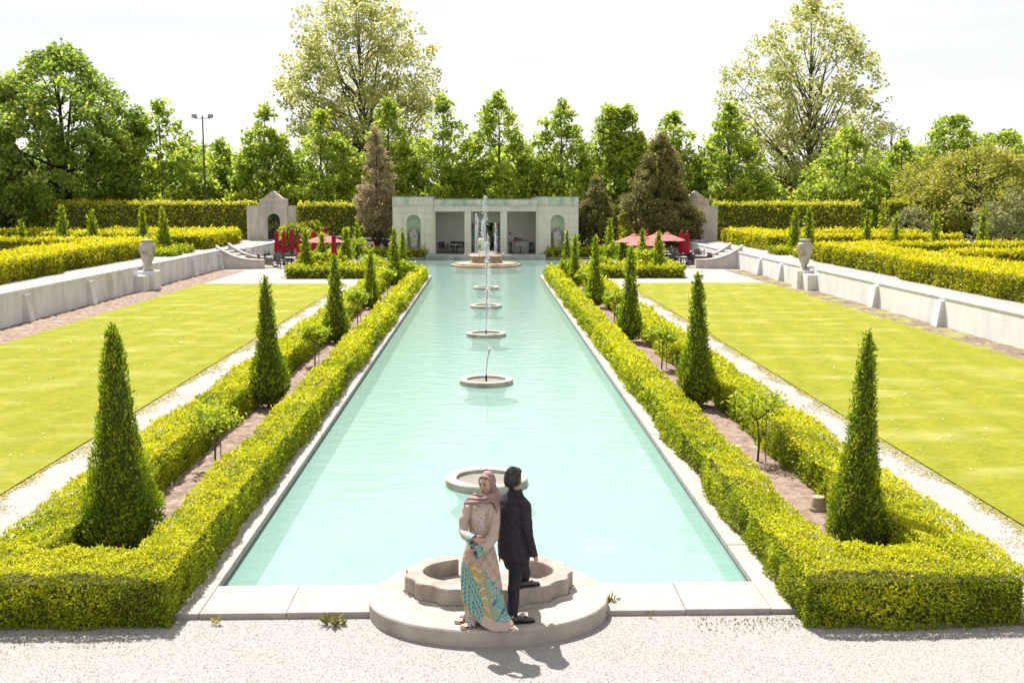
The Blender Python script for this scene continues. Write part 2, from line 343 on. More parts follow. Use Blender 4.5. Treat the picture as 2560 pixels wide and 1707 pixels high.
M['water'] = watermat('pool_water', (0.88, 0.985, 0.96), 0.34, ior=1.21, rough=.06, milk=(0.25, 0.405, 0.36), mf=.52)
M['waterb'] = watermat('basin_water', (0.8, 0.82, 0.78), 1.0, sc=6, milk=(.34, .31, .28), mf=.7)
def foam(name):
    m = bpy.data.materials.new(name); m.use_nodes = True; nt = m.node_tree; N = nt.nodes; L = nt.links
    b = N['Principled BSDF']; b.inputs['Base Color'].default_value = (0.8, 0.81, 0.82, 1); b.inputs['Roughness'].default_value = 0.6; b.inputs['Specular IOR Level'].default_value = .2
    t = N.new('ShaderNodeBsdfTranslucent'); t.inputs['Color'].default_value = (0.8, 0.81, 0.82, 1)
    tp = N.new('ShaderNodeBsdfTransparent'); s = N.new('ShaderNodeMixShader'); s.inputs[0].default_value = 0.45
    s2 = N.new('ShaderNodeMixShader'); s2.inputs[0].default_value = 0.42
    L.new(b.outputs[0], s.inputs[1]); L.new(t.outputs[0], s.inputs[2]); L.new(s.outputs[0], s2.inputs[1]); L.new(tp.outputs[0], s2.inputs[2])
    L.new(s2.outputs[0], N['Material Output'].inputs['Surface']); return m
M['foam'] = foam('falling_water')
# ------------------------------------------------------------------ ground, pool, lawns
def rects(rs, z):
    m = MB()
    for x0, x1, y0, y1 in rs: m.add([(x0,y0,z),(x1,y0,z),(x1,y1,z),(x0,y1,z)], [(0,1,2,3)])
    return m
struct('ground', rects([(-900, 900, -300, -6), (-900, -18.3, -6, 100), (18.3, 900, -6, 100), (-900, 900, 100, 1500)], -0.02), M['ground'])
PW = 3.4
struct('gravel_path', rects([(-18.3, 18.3, -6, 13.2), (-18.3, -PW, 13.2, 68), (PW, 18.3, 13.2, 68), (-18.3, -4.9, 68, 72), (4.9, 18.3, 68, 72),
       (-18.3, -9.5, 72, 88), (9.5, 18.3, 72, 88), (-18.3, 18.3, 88, 100)], 0.0), M['gravel'])
def bumpy(name, x0, x1, y0, y1, z, step, amp, mt, k=4.0, seed=1):
    nx = max(2, int((x1-x0)/step)); ny = max(2, int((y1-y0)/step))
    gx, gy = np.meshgrid(np.linspace(x0, x1, nx+1), np.linspace(y0, y1, ny+1))
    p = np.stack([gx.ravel(), gy.ravel(), np.zeros(gx.size)], 1)
    edge = np.minimum(np.minimum(p[:,0]-x0, x1-p[:,0]), np.minimum(p[:,1]-y0, y1-p[:,1]))
    p[:,2] = z + amp*np.clip(edge/0.25, 0, 1)*(0.5*wob(p, k, seed)+0.5*wob(p, k*3.1, seed+1)+RNG.normal(size=len(p))*0.35+0.6)
    i = np.arange((nx+1)*ny).reshape(ny, nx+1)[:, :-1].ravel()
    f = np.stack([i, i+1, i+nx+2, i+nx+1], 1)
    me = bpy.data.meshes.new(name); me.from_pydata(p.tolist(), [], f.tolist()); me.polygons.foreach_set('use_smooth', [True]*len(f))
    return tag(put(name, me, mt), kind='structure')
for s, nm in ((-1, 'left'), (1, 'right')):
    a, b = sorted((s*4.2, s*5.55)); bumpy('soil_bed_'+nm, a, b, 13, 65.6, 0.01, 0.09, 0.03, M['soil'], 4, 3+s)
    a, b = sorted((s*8.05, s*16.2)); bumpy('lawn_'+nm, a, b, 9, 62.2, 0.03, 0.4, 0.012, M['lawn'], 0.8, 7+s)
    a, b = sorted((s*16.2, s*18.3 if s < 0 else 17.5)); bumpy('soil_border_'+nm, a, b, 9, 73.5, 0.01, 0.15, 0.04, M['soil'] if s < 0 else M['soil_green'], 2.5, 11+s)

# pool: floor, walls, water
m = MB(); ZF = -0.5
poly = [(-PW,13.2),(PW,13.2),(PW,68),(4.9,68),(4.9,72),(9.5,72),(9.5,88),(-9.5,88),(-9.5,72),(-4.9,72),(-4.9,68),(-PW,68)]
fl = rects([(-PW, PW, 13.2, 68), (-4.9, 4.9, 68, 72), (-9.5, 9.5, 72, 88)], ZF)
struct('pool_floor', fl, M['poolfloor'])
w1 = MB(); w2 = MB()
for i in range(len(poly)):
    (ax, ay), (bx, by) = poly[i], poly[(i+1) % len(poly)]
    w1.add([(ax,ay,ZF),(bx,by,ZF),(bx,by,-0.13),(ax,ay,-0.13)], [(0,1,2,3)])
    w2.add([(ax,ay,-0.13),(bx,by,-0.13),(bx,by,0.06),(ax,ay,0.06)], [(0,1,2,3)])
struct('pool_side', w1, M['poolside']); struct('pool_wall', w2, M['poolwall'])
ZW = -0.06
struct('pool_water', rects([(-PW, PW, 13.2, 68), (-4.9, 4.9, 68, 72), (-9.5, 9.5, 72, 88)], ZW), M['water'])

# coping stones round the pool, each its own slab
cop = link(bpy.data.objects.new('pool_coping', None)); tag(cop, 'pale concrete coping slabs framing the long turquoise pool', kind='structure')
def slab(x0, x1, y0, y1, z1=0.07, z0=-0.02, par=cop, mt='coping'):
    dz = RNG.uniform(-0.006, 0.006)
    MB().bbox(x0, x1, y0, y1, z0, z1+dz, 0.006).build('coping_stone', M[mt], par)
for s in (-1, 1):
    y = 12.3
    while y < 67.9:
        L = 2.4 if y < 30 else 3.2
        y1 = min(y+L, 68.0)
        x0, x1 = sorted((s*(PW-0.02), s*(PW+0.42))); slab(x0, x1, y+0.004, y1-0.004); y = y1
    for (x0, x1) in ((1.28, 2.35), (2.357, 3.37)):
        a, b = sorted((s*x0, s*x1)); slab(a, b, 12.3, 13.22)
    for k in range(4):
        a, b = sorted((s*(9.48), s*(9.95))); slab(a, b, 72+k*4+0.006, 76+k*4-0.006)
    for k in range(2):
        a, b = sorted((s*(4.95+k*2.25), s*(4.95+k*2.25+2.24))); slab(a, b, 71.6, 72.02)
    for k in range(2):
        a, b = sorted((s*(4.8+k*2.6), s*(4.8+k*2.6+2.59))); slab(a, b, 87.98, 88.25)
    a, b = sorted((s*3.83, s*4.94)); slab(a, b, 67.6, 68.02)
    # curb of the side pool
    a, b = sorted((s*6.3, s*9.45)); slab(a, b, 83.8, 84.15, 0.09, -0.5)
    a, b = sorted((s*6.3, s*6.65)); slab(a, b, 84.16, 87.95, 0.09, -0.5)

# ------------------------------------------------------------------ half-round platform with its scalloped basin
def egg(a, bf, bb, cy, n=72, cx=0.02):
    o = []
    for i in range(n):
        t = 2*math.pi*i/n; s = math.sin(t); o.append((cx+a*math.cos(t), cy+(bb if s > 0 else bf)*s))
    return o
pf = thing('fountain_platform', 'rounded concrete platform with scalloped stone basin at near end of pool', 'fountain', (0.02, 12.45, 0))
mb = MB(); rs = []
for (d, z) in ((0.0, -0.1), (0.0, 0.175), (-0.012, 0.193), (-0.03, 0.2)):
    rs.append([(x, y, z) for x, y in egg(1.415+d, 1.05+d, 1.5+d, 12.45)])
mb.rings(rs).build('platform_slab', M['plat'], pf)
# scalloped basin wall (C-shaped, open towards the pool)
def lobed(rx, ry, cy, nl=15, dip=0.036, strip=0.26, a0=118.0, a1=426.0, n=308):
    out = []
    for i in range(n+1):
        a = R(a0 + (a1-a0)*i/n); u = (math.degrees(a)/(360/nl)) % 1.0; u = abs(u-0.5)*2     # 0 mid panel, 1 corner
        d = dip*(1-min(1, u/(1-strip))**2) if u < 1-strip else 0.0
        out.append(((rx*(1-d*1.2))*math.cos(a)+0.02, cy+ry*(1-d*1.6)*math.sin(a)))
    return out
mb = MB(); outer = lobed(1.02, 0.70, 12.70); n = len(outer)
inner = [(0.79*math.cos(R(118+308*i/(n-1)))+0.02, 12.73+0.46*math.sin(R(118+308*i/(n-1)))) for i in range(n)]
vs = []; fs = []
for lay, z in (('b', 0.195), ('m', 0.405), ('t', 0.42)):
    sh = 0.012 if lay == 't' else 0
    vs += [(x*(1-sh*0.9), 12.7+(y-12.7)*(1-sh), z) for x, y in outer]
for z in (0.42, 0.405, 0.21):
    sh = 0.012 if z == 0.42 else 0
    vs += [(0.02+(x-0.02)*(1+sh), 12.73+(y-12.73)*(1+sh), z) for x, y in inner]
for k in range(5):
    for i in range(n-1): fs.append((k*n+i, k*n+i+1, (k+1)*n+i+1, (k+1)*n+i))
fs.append(tuple(k*n for k in range(6))); fs.append(tuple(k*n+n-1 for k in range(5, -1, -1)))
mb.add(vs, fs).build('basin_wall', M['basin'], pf)
MB().prism([(0.78*math.cos(2*math.pi*i/40)+0.02, 12.73+0.45*math.sin(2*math.pi*i/40)) for i in range(40)], 0.199, 0.222).build('basin_floor', M['basin'], pf)
mb = MB()   # mortar skirt round the foot of the basin
for k in range(1): mb.rings([[(x*1.05, 12.7+(y-12.7)*1.07, 0.198) for x, y in lobed(1.02, .70, 12.70, n=160)], [(x*1.02, 12.7+(y-12.7)*1.03, 0.222) for x, y in lobed(1.02, .70, 12.70, n=160)]], closed=False, caps=False)
mb.build('mortar_skirt', M['coping'], pf)

# ------------------------------------------------------------------ water jets
ICO = MB().ell((0, 0, 0), (1, 1, 1), 5, 3)
def drops(pts, rad, name, parent, mt=None):
    v0 = np.array([tuple(p) for p in ICO.v]); f0 = ICO.f; nv = len(v0)
    vs = []; fs = []
    for i, (p, r) in enumerate(zip(pts, rad)):
        sc = np.array([r*RNG.uniform(.7, 1.2), r*RNG.uniform(.7, 1.2), r*RNG.uniform(.9, 1.8)])
        vs.append(v0*sc+p); fs += [tuple(j+i*nv for j in f) for f in f0]
    me = bpy.data.meshes.new(name); me.from_pydata(np.concatenate(vs).tolist(), [], fs)
    me.polygons.foreach_set('use_smooth', [True]*len(fs))
    return tag(put(name, me, mt or M['foam'], parent), kind='stuff')
def jet(x, y, z0, z1, r, name, parent, drift=0.0, n=None, spread=1.0):
    """a rising column that thickens at the head and falls back in drops"""
    h = z1-z0; n = int((n or int(60*h+40))*1.7); r *= .68; pts = []; rad = []
    for i in range(n):                                  # rising core
        t = (i/n)**0.8; pts.append((x+drift*0.4*t*t+RNG.normal()*r*0.25*(0.3+t), y+RNG.normal()*r*0.25*(0.3+t), z0+h*t)); rad.append(r*(0.45+0.5*t)*RNG.uniform(.6, 1.1))
    for i in range(int(n*1.2)):                          # falling drops
        t = RNG.uniform(0, 1); fall = t*t; sp = spread*(0.25+0.75*t)
        a = RNG.uniform(0, 6.28); q = abs(RNG.normal())*r*2.0*sp
        pts.append((x+drift*(0.4+0.9*t)+q*math.cos(a), y+q*math.sin(a), z1-h*0.98*fall-RNG.uniform(0, .06)*h)); rad.append(r*RNG.uniform(.14, .42))
    return drops(pts, rad, name, parent)

ordw = ['nearest', 'second', 'third', 'fourth', 'farthest']
for i, (ry, hh) in enumerate([(18.55, 1.1), (28.9, 0.75), (39.0, 1.5), (49.2, 1.9), (59.3, 2.3)]):
    t = thing('ring_fountain', '%s of the five round ring basins along the pool centre, with a thin water jet' % ordw[i] if i != 0 else
              'largest looking ring basin in the pool right behind the standing couple', 'fountain', (0.0, ry, ZW), 'ring basins down the middle of the pool')
    mb = MB(); rs = []
    for r, z in ((0.72, -0.10), (0.72, 0.05), (0.705, 0.068), (0.545, 0.068), (0.53, 0.055), (0.53, -0.25)):
        rs.append([(r*math.cos(2*math.pi*j/64), ry+r*math.sin(2*math.pi*j/64), z) for j in range(64)])
    mb.rings(rs, caps=False).build('ring_rim', M['ring'], t, smooth=False)
    MB().lathe([(0.5, -0.55), (0.5, -0.25)], (0, ry, 0), 40).build('pedestal', M['poolside'], t)
    MB().lathe([(0.54, -0.25), (0.54, -0.2)], (0, ry, 0), 40).build('basin_floor', M['basin'], t)
    MB().add([(0.535*math.cos(2*math.pi*j/40), ry+0.535*math.sin(2*math.pi*j/40), 0.0) for j in range(40)], [tuple(range(40))]).build('basin_water', M['waterb'], t)
    MB().tube([(0, ry, -0.3), (0, ry, 0.12), (0, ry, 0.2)], [0.03, 0.025, 0.012], 8).build('nozzle', M['black'], t)
    jet(0, ry, 0.15, 0.15+hh, 0.016 if i == 0 else 0.03+0.012*i, 'water_jet', t, drift=(0.05, 0.24, 0.12, 0.12, 0.1)[i], n=(60 if i == 0 else None), spread=(0.6, 1.2, 2, 2, 2)[i])

# ------------------------------------------------------------------ tiered fountain
FY = 79.3
ft = thing('tiered_fountain', 'sandstone tiered fountain with tall white water jets in front of pavilion', 'fountain', (0, FY, ZW))
def notched(rr, ext, n=96):
    o = []
    for i in range(n):
        a = 2*math.pi*i/n; x, y = rr*math.cos(a), rr*math.sin(a)
        d = min(abs((math.degrees(a)+45) % 90 - 45), 45)
        if d < 9: x *= 1+ext; y *= 1+ext
        o.append((x, y))
    return o
mb = MB(); mb.rings([[(x, FY+y, z) for x, y in notched(r, .05)] for r, z in ((2.42, -0.09), (2.45, 0.03), (2.40, 0.09))])
MB().lathe([(2.2, -.5), (2.2, -.085)], (0, FY, 0), 40).build('foundation', M['poolside'], ft)
mb.build('lower_tier', M['fount'], ft)
mb = MB(); mb.rings([[(x, FY+y, z) for x, y in notched(r, .04)] for r, z in ((2.2, 0.085), (2.22, 0.15), (2.17, 0.18), (1.3, 0.20))]); mb.build('middle_tier', M['fount'], ft)
mb = MB(); mb.lathe([(1.2, .19), (1.22, .25), (1.17, .30), (1.12, .32), (1.12, .60), (1.16, .63), (1.16, .69), (1.10, .72), (0.98, .72), (0.96, .66)], (0, FY, 0), 48)
mb.build('upper_drum', M['fount'], ft)
MB().lathe([(0.95, .655), (0.95, .67)], (0, FY, 0), 40).build('drum_water', M['waterb'], ft)
js = [(-0.05, -0.1, 4.97, 0.085, 0.0), (-0.78, 0.2, 3.7, 0.05, .18), (-0.62, -.3, 3.45, 0.045, .12), (-0.35, .1, 3.1, .045, .1), (0.72, 0.1, 3.05, 0.05, .0), (0.62, -.35, 2.3, .045, .12),
      (-0.15, .35, 3.25, .05, -.1), (-0.72, -.1, 2.9, .045, .1), (0.2, -.5, 1.35, .04, 0), (.1, .4, 2.2, .04, .1), (-.3, -.45, 2.4, .04, .05)]
for jx, jy, z1, r, dr in js:
    jet(jx, FY+jy, 0.72, z1, r, 'water_jet', ft, drift=dr, n=int(60*(z1-.7)+40), spread=2.0)
for k in range(8):
    a = 2*math.pi*k/8+.2; MB().tube([(0.8*math.cos(a), FY+0.8*math.sin(a), .66), (0.8*math.cos(a), FY+0.8*math.sin(a), .80)], .02, 6).build('nozzle', M['black'], ft)
pts = [(RNG.normal()*.55, FY+RNG.normal()*.45, .72+abs(RNG.normal())*.07) for _ in range(260)]
drops(pts, [RNG.uniform(.012, .045) for _ in pts], 'splash', ft)

# ------------------------------------------------------------------ terraces and retaining walls
ZT = 1.2
struct('terrace_left', MB().box(-120, -18.55, -6, 100, -0.3, ZT), M['gravel'])
struct('terrace_right', MB().box(17.75, 120, -6, 100, -0.3, ZT-0.02), M['gravel'])
struct('terrace_corner_left', MB().box(-18.56, -17.02, 79.5, 100, -.3, ZT-.004), M['gravel'])
struct('terrace_corner_right', MB().box(17.02, 17.76, 79.5, 100, -.3, ZT-.024), M['gravel'])
def buttress(s, x, y, w, mt, par, h=1.08):
    # leaning face: 0.12 proud at top, 0.30 at foot
    d = -s   # towards the pool
    mb = MB(); f = [(x, y-w/2, -.05), (x+d*.30, y-w/2, -.05), (x+d*.13, y-w/2+.02, h), (x, y-w/2+.02, h)]
    g = [(a, 2*y-b, c) for a, b, c in f]; g = [(p[0], y+(y-q[1]), p[2]) for p, q in zip(f, f)]
    mb.rings([f, g]); mb.build('buttress', mt, par)
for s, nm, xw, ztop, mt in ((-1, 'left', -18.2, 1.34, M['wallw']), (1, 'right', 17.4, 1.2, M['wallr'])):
    t = thing('retaining_wall', 'long %s concrete retaining wall with buttresses below the %s terrace' % (('stained greyish white', 'left') if s < 0 else ('bright white', 'right')), 'wall', (xw, 40, 0))
    for y0, y1 in ((8, 57.4), (59.2, 75.2)):
        a, b = sorted((xw, xw+s*.34)); MB().box(a, b, y0, y1, -.2, ztop-.09).build('wall_body', mt, t)
        a, b = sorted((xw-s*.03, xw+s*.38)); MB().bbox(a, b, y0-.01, y1+.01, ztop-.09, ztop, .01).build('wall_cap', M['wallr'], t)
    xb = s*17.0
    a, b = sorted((xb, xb+s*.34)); MB().box(a, b, 79.3, 93.0, -.2, ztop-.09).build('wall_body', mt, t)
    a, b = sorted((xb-s*.03, xb+s*.38)); MB().bbox(a, b, 79.29, 93.0, ztop-.09, ztop, .01).build('wall_cap', M['wallr'], t)
    buttress(s, xb, 84.5, .5, mt, t, .95)
    # pedestal block with stepped shoulder
    a, b = sorted((xw-s*.75, xw+s*.3)); MB().bbox(a, b, 57.75, 58.85, -.1, 1.02, .02).build('pedestal', mt, t)
    a, b = sorted((xw-s*.5, xw+s*.3)); MB().bbox(a, b, 56.7, 57.74, -.1, .86, .02).build('pedestal_shoulder', mt, t)
    a, b = sorted((xw-s*.2, xw+s*.3)); MB().bbox(a, b, 58.86, 59.19, -.1, .95, .02).build('pedestal_shoulder', mt, t)
    if s < 0: bx = [(61, 805), (222, 762), (477, 692), (537, 674), (-150, 860)]
    else: bx = [(1884, 688), (1946, 703), (2185, 770), (2345, 816), (2560, 870)]
    for (px, py) in bx:
        p = P(px, py, 0); buttress(s, xw, p.y if 0 < px < 2500 else (34 if s < 0 else 30), .55, mt, t, 1.0 if s > 0 else 1.1)
    # stone urn on the pedestal
    u = thing('stone_urn', 'tall pale stone urn on pedestal of the %s retaining wall' % nm, 'urn', (xw-s*.25, 58.3, 1.02), 'urns on the retaining walls')
    MB().lathe([(.30, 0), (.30, .07), (.24, .10), (.15, .16), (.14, .22), (.19, .30), (.20, .34), (.22, .36), (.32, .70), (.42, 1.08), (.43, 1.20), (.40, 1.33), (.41, 1.35), (.34, 1.46), (.24, 1.50), (.24, 1.54), (.30, 1.58), (.30, 1.64), (.24, 1.66), (.18, 1.60)],
               (xw-s*.25, 58.3, 1.02), 32).build('urn_body', M['urn'], u, smooth=True)
    mb = MB()
    for z, r in ((1.12, .438), (1.2, .438), (1.28, .425)): mb.lathe([(r-.02, z-.02), (r, z-.012), (r, z+.012), (r-.02, z+.02)], (xw-s*.25, 58.3, 1.02), 32)
    mb.build('carved_band', M['urn'], u, smooth=True)

# curved stairs
for s, nm, y0 in ((-1, 'left', 75.4), (1, 'right', 75.0)):
    t = thing('garden_stair', 'curved stone stair with sweeping cheek walls down from the %s terrace' % nm, 'stairs', (s*17, y0+2, 0))
    X0 = -18.5 if s < 0 else 17.7        # top
    def cheek(ya, yb, curve):
        mb = MB(); cap = MB(); rs = []; rc = []
        for i in range(21):
            u = i/20; x = X0 - s*3.1*u
            z = .62+(1.62-.62)*(1-u)**2.4 if u > .02 else 1.66
            yo = -curve*u*u
            rs.append([(x, ya+yo, -.05), (x, yb+yo, -.05), (x, yb+yo, z-.1), (x, ya+yo, z-.1)])
            rc.append([(x, ya+yo-.05, z-.1), (x, yb+yo+.05, z-.1), (x, yb+yo+.05, z), (x, ya+yo-.05, z)])
        mb.rings(rs).build('cheek_wall', M['stair'], t); cap.rings(rc).build('cheek_cap', M['stair'], t)
    cheek(y0-.2, y0+.25, -.6); cheek(y0+3.4, y0+3.85, .25)
    for k in range(6):
        x1 = X0 - s*(.1+.42*k); x2 = x1 - s*.42
        a, b = sorted((x1, x2)); MB().bbox(a, b, y0+.2, y0+3.5, -.05, 1.2-.2*(k+.9)+.12, .015).build('step', M['stair'], t)
    a, b = sorted((X0-s*2.62, X0-s*3.6)); MB().bbox(a, b, y0+.9, y0+3.3, -.05, .1, .02).build('step', M['stair'], t)

# ------------------------------------------------------------------ pavilion
BY = 89.0; PZ = 0.3; BT = 4.98
pv = thing('garden_pavilion', 'pale stone garden pavilion with three open bays and green stained cornice', 'building', (0, BY, 0))
MB().bbox(-4.8, 4.8, 87.0, BY+.2, -.7, PZ, .02).build('front_step', M['stepw'], pv)
MB().box(-7.5, 7.5, BY+.01, 93.4, -.3, PZ-.01).build('floor', M['floorp'], pv)
def stones(x0, x1, rows, y0, y1, mt, seed, skip=None):
    g = random.Random(seed)
    for (z0, z1) in rows:
        x = x0; 
        while x < x1-.05:
            w = g.uniform(.75, 1.25); e = min(x+w, x1)
            if x1-e < .4: e = x1
            segs = [(x, e)]
            if skip and z0 < skip[3]-.01 and z1 > skip[2]+.01:
                segs = []
                if x < skip[0]-.05: segs.append((x, min(e, skip[0])))
                if e > skip[1]+.05: segs.append((max(x, skip[1]), e))
            for a, b in segs:
                dy = g.uniform(0, .012); MB().bbox(a+.006, b-.006, y0-dy, y1, z0+.005, z1-.005, .006).build('wall_stone', mt, pv)
            x = e
for s in (-1, 1):
    c = s*5.85; a, b = sorted((s*4.25, s*7.55))
    MB().box(a+.02, b-.02, BY+.9, 93.4, PZ-.1, BT-.3).build('wing_wall', M['pav'], pv)
    MB().box(a+.03, c-.75, BY+.09, BY+.9, PZ-.1, BT-.3).build('wing_wall', M['pav'], pv); MB().box(c+.75, b-.03, BY+.09, BY+.9, PZ-.1, BT-.3).build('wing_wall', M['pav'], pv)
    rows = [(PZ, 1.25), (1.25, 1.85), (1.85, 2.45), (2.45, 3.05), (3.05, 3.65), (3.65, 4.22)]
    stones(a, b, rows, BY-.06, BY+.1, M['pav'], 5+s, (c-.86, c+.86, .6, 3.65))
    # niche surround with arched hole
    hw, zs, zb = .57, 2.92, .6
    arc = [(c-hw, zb)]+[(c-hw*math.cos(math.pi*i/16), zs+hw*math.sin(math.pi*i/16)) for i in range(17)]+[(c+hw, zb)]
    out = [(c-.855, zb)]+[(c-.855, zs)]+[(c-.855+1.71*i/14, 3.645) for i in range(15)]+[(c+.855, zs)]+[(c+.855, zb)]
    while len(out) < len(arc): out.insert(2, out[2])
    n = len(arc); mb = MB()
    for yy in (BY-.065, BY+.1): mb.v += [(x, yy, z) for x, z in out]+[(x, yy, z) for x, z in arc]
    for i in range(n-1):
        mb.f += [(i, i+1, n+i+1, n+i), (2*n+i, 3*n+i, 3*n+i+1, 2*n+i+1), (n+i, n+i+1, 3*n+i+1, 3*n+i)]
    mb.build('niche_surround', M['pav'], pv)
    # half-round niche
    mb = MB(); rs = []
    for k in range(13):
        ph = math.pi*k/12
        col = [(c-hw*math.cos(ph), BY+.09+.6*math.sin(ph), zb-.02)]
        for i in range(9):
            th = math.pi/2*i/8; col.append((c-hw*math.cos(ph)*math.cos(th), BY+.09+.6*math.sin(ph)*math.cos(th), zs+hw*math.sin(th)))
        rs.append(col)
    mb.rings(rs, closed=False, caps=False).build('niche', M['niche'], pv, smooth=True)
    MB().box(c-.86, c+.86, BY-.06, BY+.75, PZ-.02, zb).build('niche_sill', M['pav'], pv)
    # wing cornice and parapet
    MB().bbox(a-.04, b+.04, BY-.12, 93.5, 4.225, 4.33, .02).build('string_course', M['pavtop'], pv)
    stones(a, b, [(4.335, 4.93)], BY-.075, BY+.1, M['pavtop'], 20+s)
    MB().box(a+.02, b-.02, BY+.101, 93.45, 4.335, 4.92).build('parapet', M['pavtop'], pv)
    MB().box(a-.03, b+.03, BY-.1, 93.5, 4.93, 4.98).build('roof_edge', M['roofm'], pv)
# centre
for s in (-1, 1):
    a, b = sorted((s*1.19, s*1.73)); 
    for k in range(4): MB().bbox(a, b, BY+.02, BY+.55, PZ+k*.86+.004, PZ+(k+1)*.86-.004, .01).build('pier_stone', M['pav'], pv)
    a, b = sorted((s*4.1, s*4.26)); MB().box(a, b, BY+.02, BY+.9, PZ, 3.74).build('jamb', M['pav'], pv)
stones(-4.24, 4.24, [(3.745, 4.22)], BY+.005, BY+.5, M['pav'], 44)
MB().bbox(-4.2, 4.2, BY-.06, BY+.5, 4.222, 4.32, .02).build('string_course', M['pavtop'], pv)
stones(-4.24, 4.24, [(4.325, 4.72)], BY+.01, BY+.5, M['pavtop'], 45)
MB().box(-4.2, 4.2, BY+.502, 93.4, 3.95, 4.7).build('roof_slab', M['inner'], pv)
MB().box(-4.22, 4.22, BY-.02, 93.45, 4.722, 4.76).build('roof_edge', M['roofm'], pv)
MB().box(-4.6, -4.0, BY-.02, BY+.3, 4.765, 4.85).build('gutter_box', M['roofm'], pv)
MB().box(3.75, 4.2, BY-.02, BY+.3, 4.765, 4.86).build('gutter_box', M['whitep'], pv)
for a, b in ((-4.25, -.62), (.62, 4.25)): MB().box(a, b, 92.6, 93.0, PZ, 3.95).build('back_wall', M['inner'], pv)
MB().box(-.62, .62, 92.6, 93.0, 2.75, 3.95).build('back_wall', M['inner'], pv)
for k in range(3):      # door leaves folded beside the rear doorway, with panes
    pass
for s in (-1, 1):
    d = MB(); x = s*.95
    fr = MB()
    for xx in (x-.3, x+.24): fr.box(xx, xx+.06, 92.45, 92.55, PZ, 2.75)
    for zz in (PZ, .95, 1.55, 2.15, 2.69): fr.box(x-.24, x+.24, 92.46, 92.54, zz, zz+.06)
    df = fr.build('door_leaf', M['whitep'], pv)
    for zi, zz in enumerate((PZ+.06, 1.01, 1.61, 2.21)):
        zh = (.95, 1.55, 2.15, 2.69)[zi]
        MB().box(x-.235, x+.235, 92.49, 92.51, zz+.003, zh-.003).build('pane', mat('door_glass', [(0.10, 0.13, 0.12), (0.12, 0.16, 0.15), (0.08, 0.14, 0.12), (0.22, 0.08, 0.08)][zi], None, 0.12, spec=.5), df)

# urns in the niches
for s, nm in ((-1, 'left'), (1, 'right')):
    c = s*5.85; u = thing('lidded_urn', 'square lidded stone urn standing in the %s niche of the pavilion' % nm, 'urn', (c, BY+.28, .6), 'urns in the pavilion niches')
    mb = MB()
    for hw, z in (): pass
    def sq(w, z): return [(c-w, BY+.28-w*.75, z), (c+w, BY+.28-w*.75, z), (c+w, BY+.28+w*.75, z), (c-w, BY+.28+w*.75, z)]
    mb.rings([sq(.24, .6), sq(.24, .72), sq(.19, .76), sq(.19, .86), sq(.24, .9), sq(.27, 1.3), sq(.32, 1.75), sq(.34, 1.85), sq(.29, 1.88), sq(.34, 1.98), sq(.35, 2.05), sq(.30, 2.07)]).build('urn_body', M['urn'], u)
    MB().lathe([(.29, 2.07), (.27, 2.15), (.20, 2.27), (.12, 2.33), (.09, 2.36), (.11, 2.43), (.08, 2.5), (.03, 2.54), (.04, 2.58), (.01, 2.62)], (c, BY+.28, 0), 20).build('lid', M['urn'], u, smooth=True)
    MB().tube([(c-.26, BY+.05, 1.6), (c-.13, BY+.02, 1.45), (c, BY+.015, 1.40), (c+.13, BY+.02, 1.45), (c+.26, BY+.05, 1.6)], .03, 6).build('swag', M['urn'], u, smooth=True)

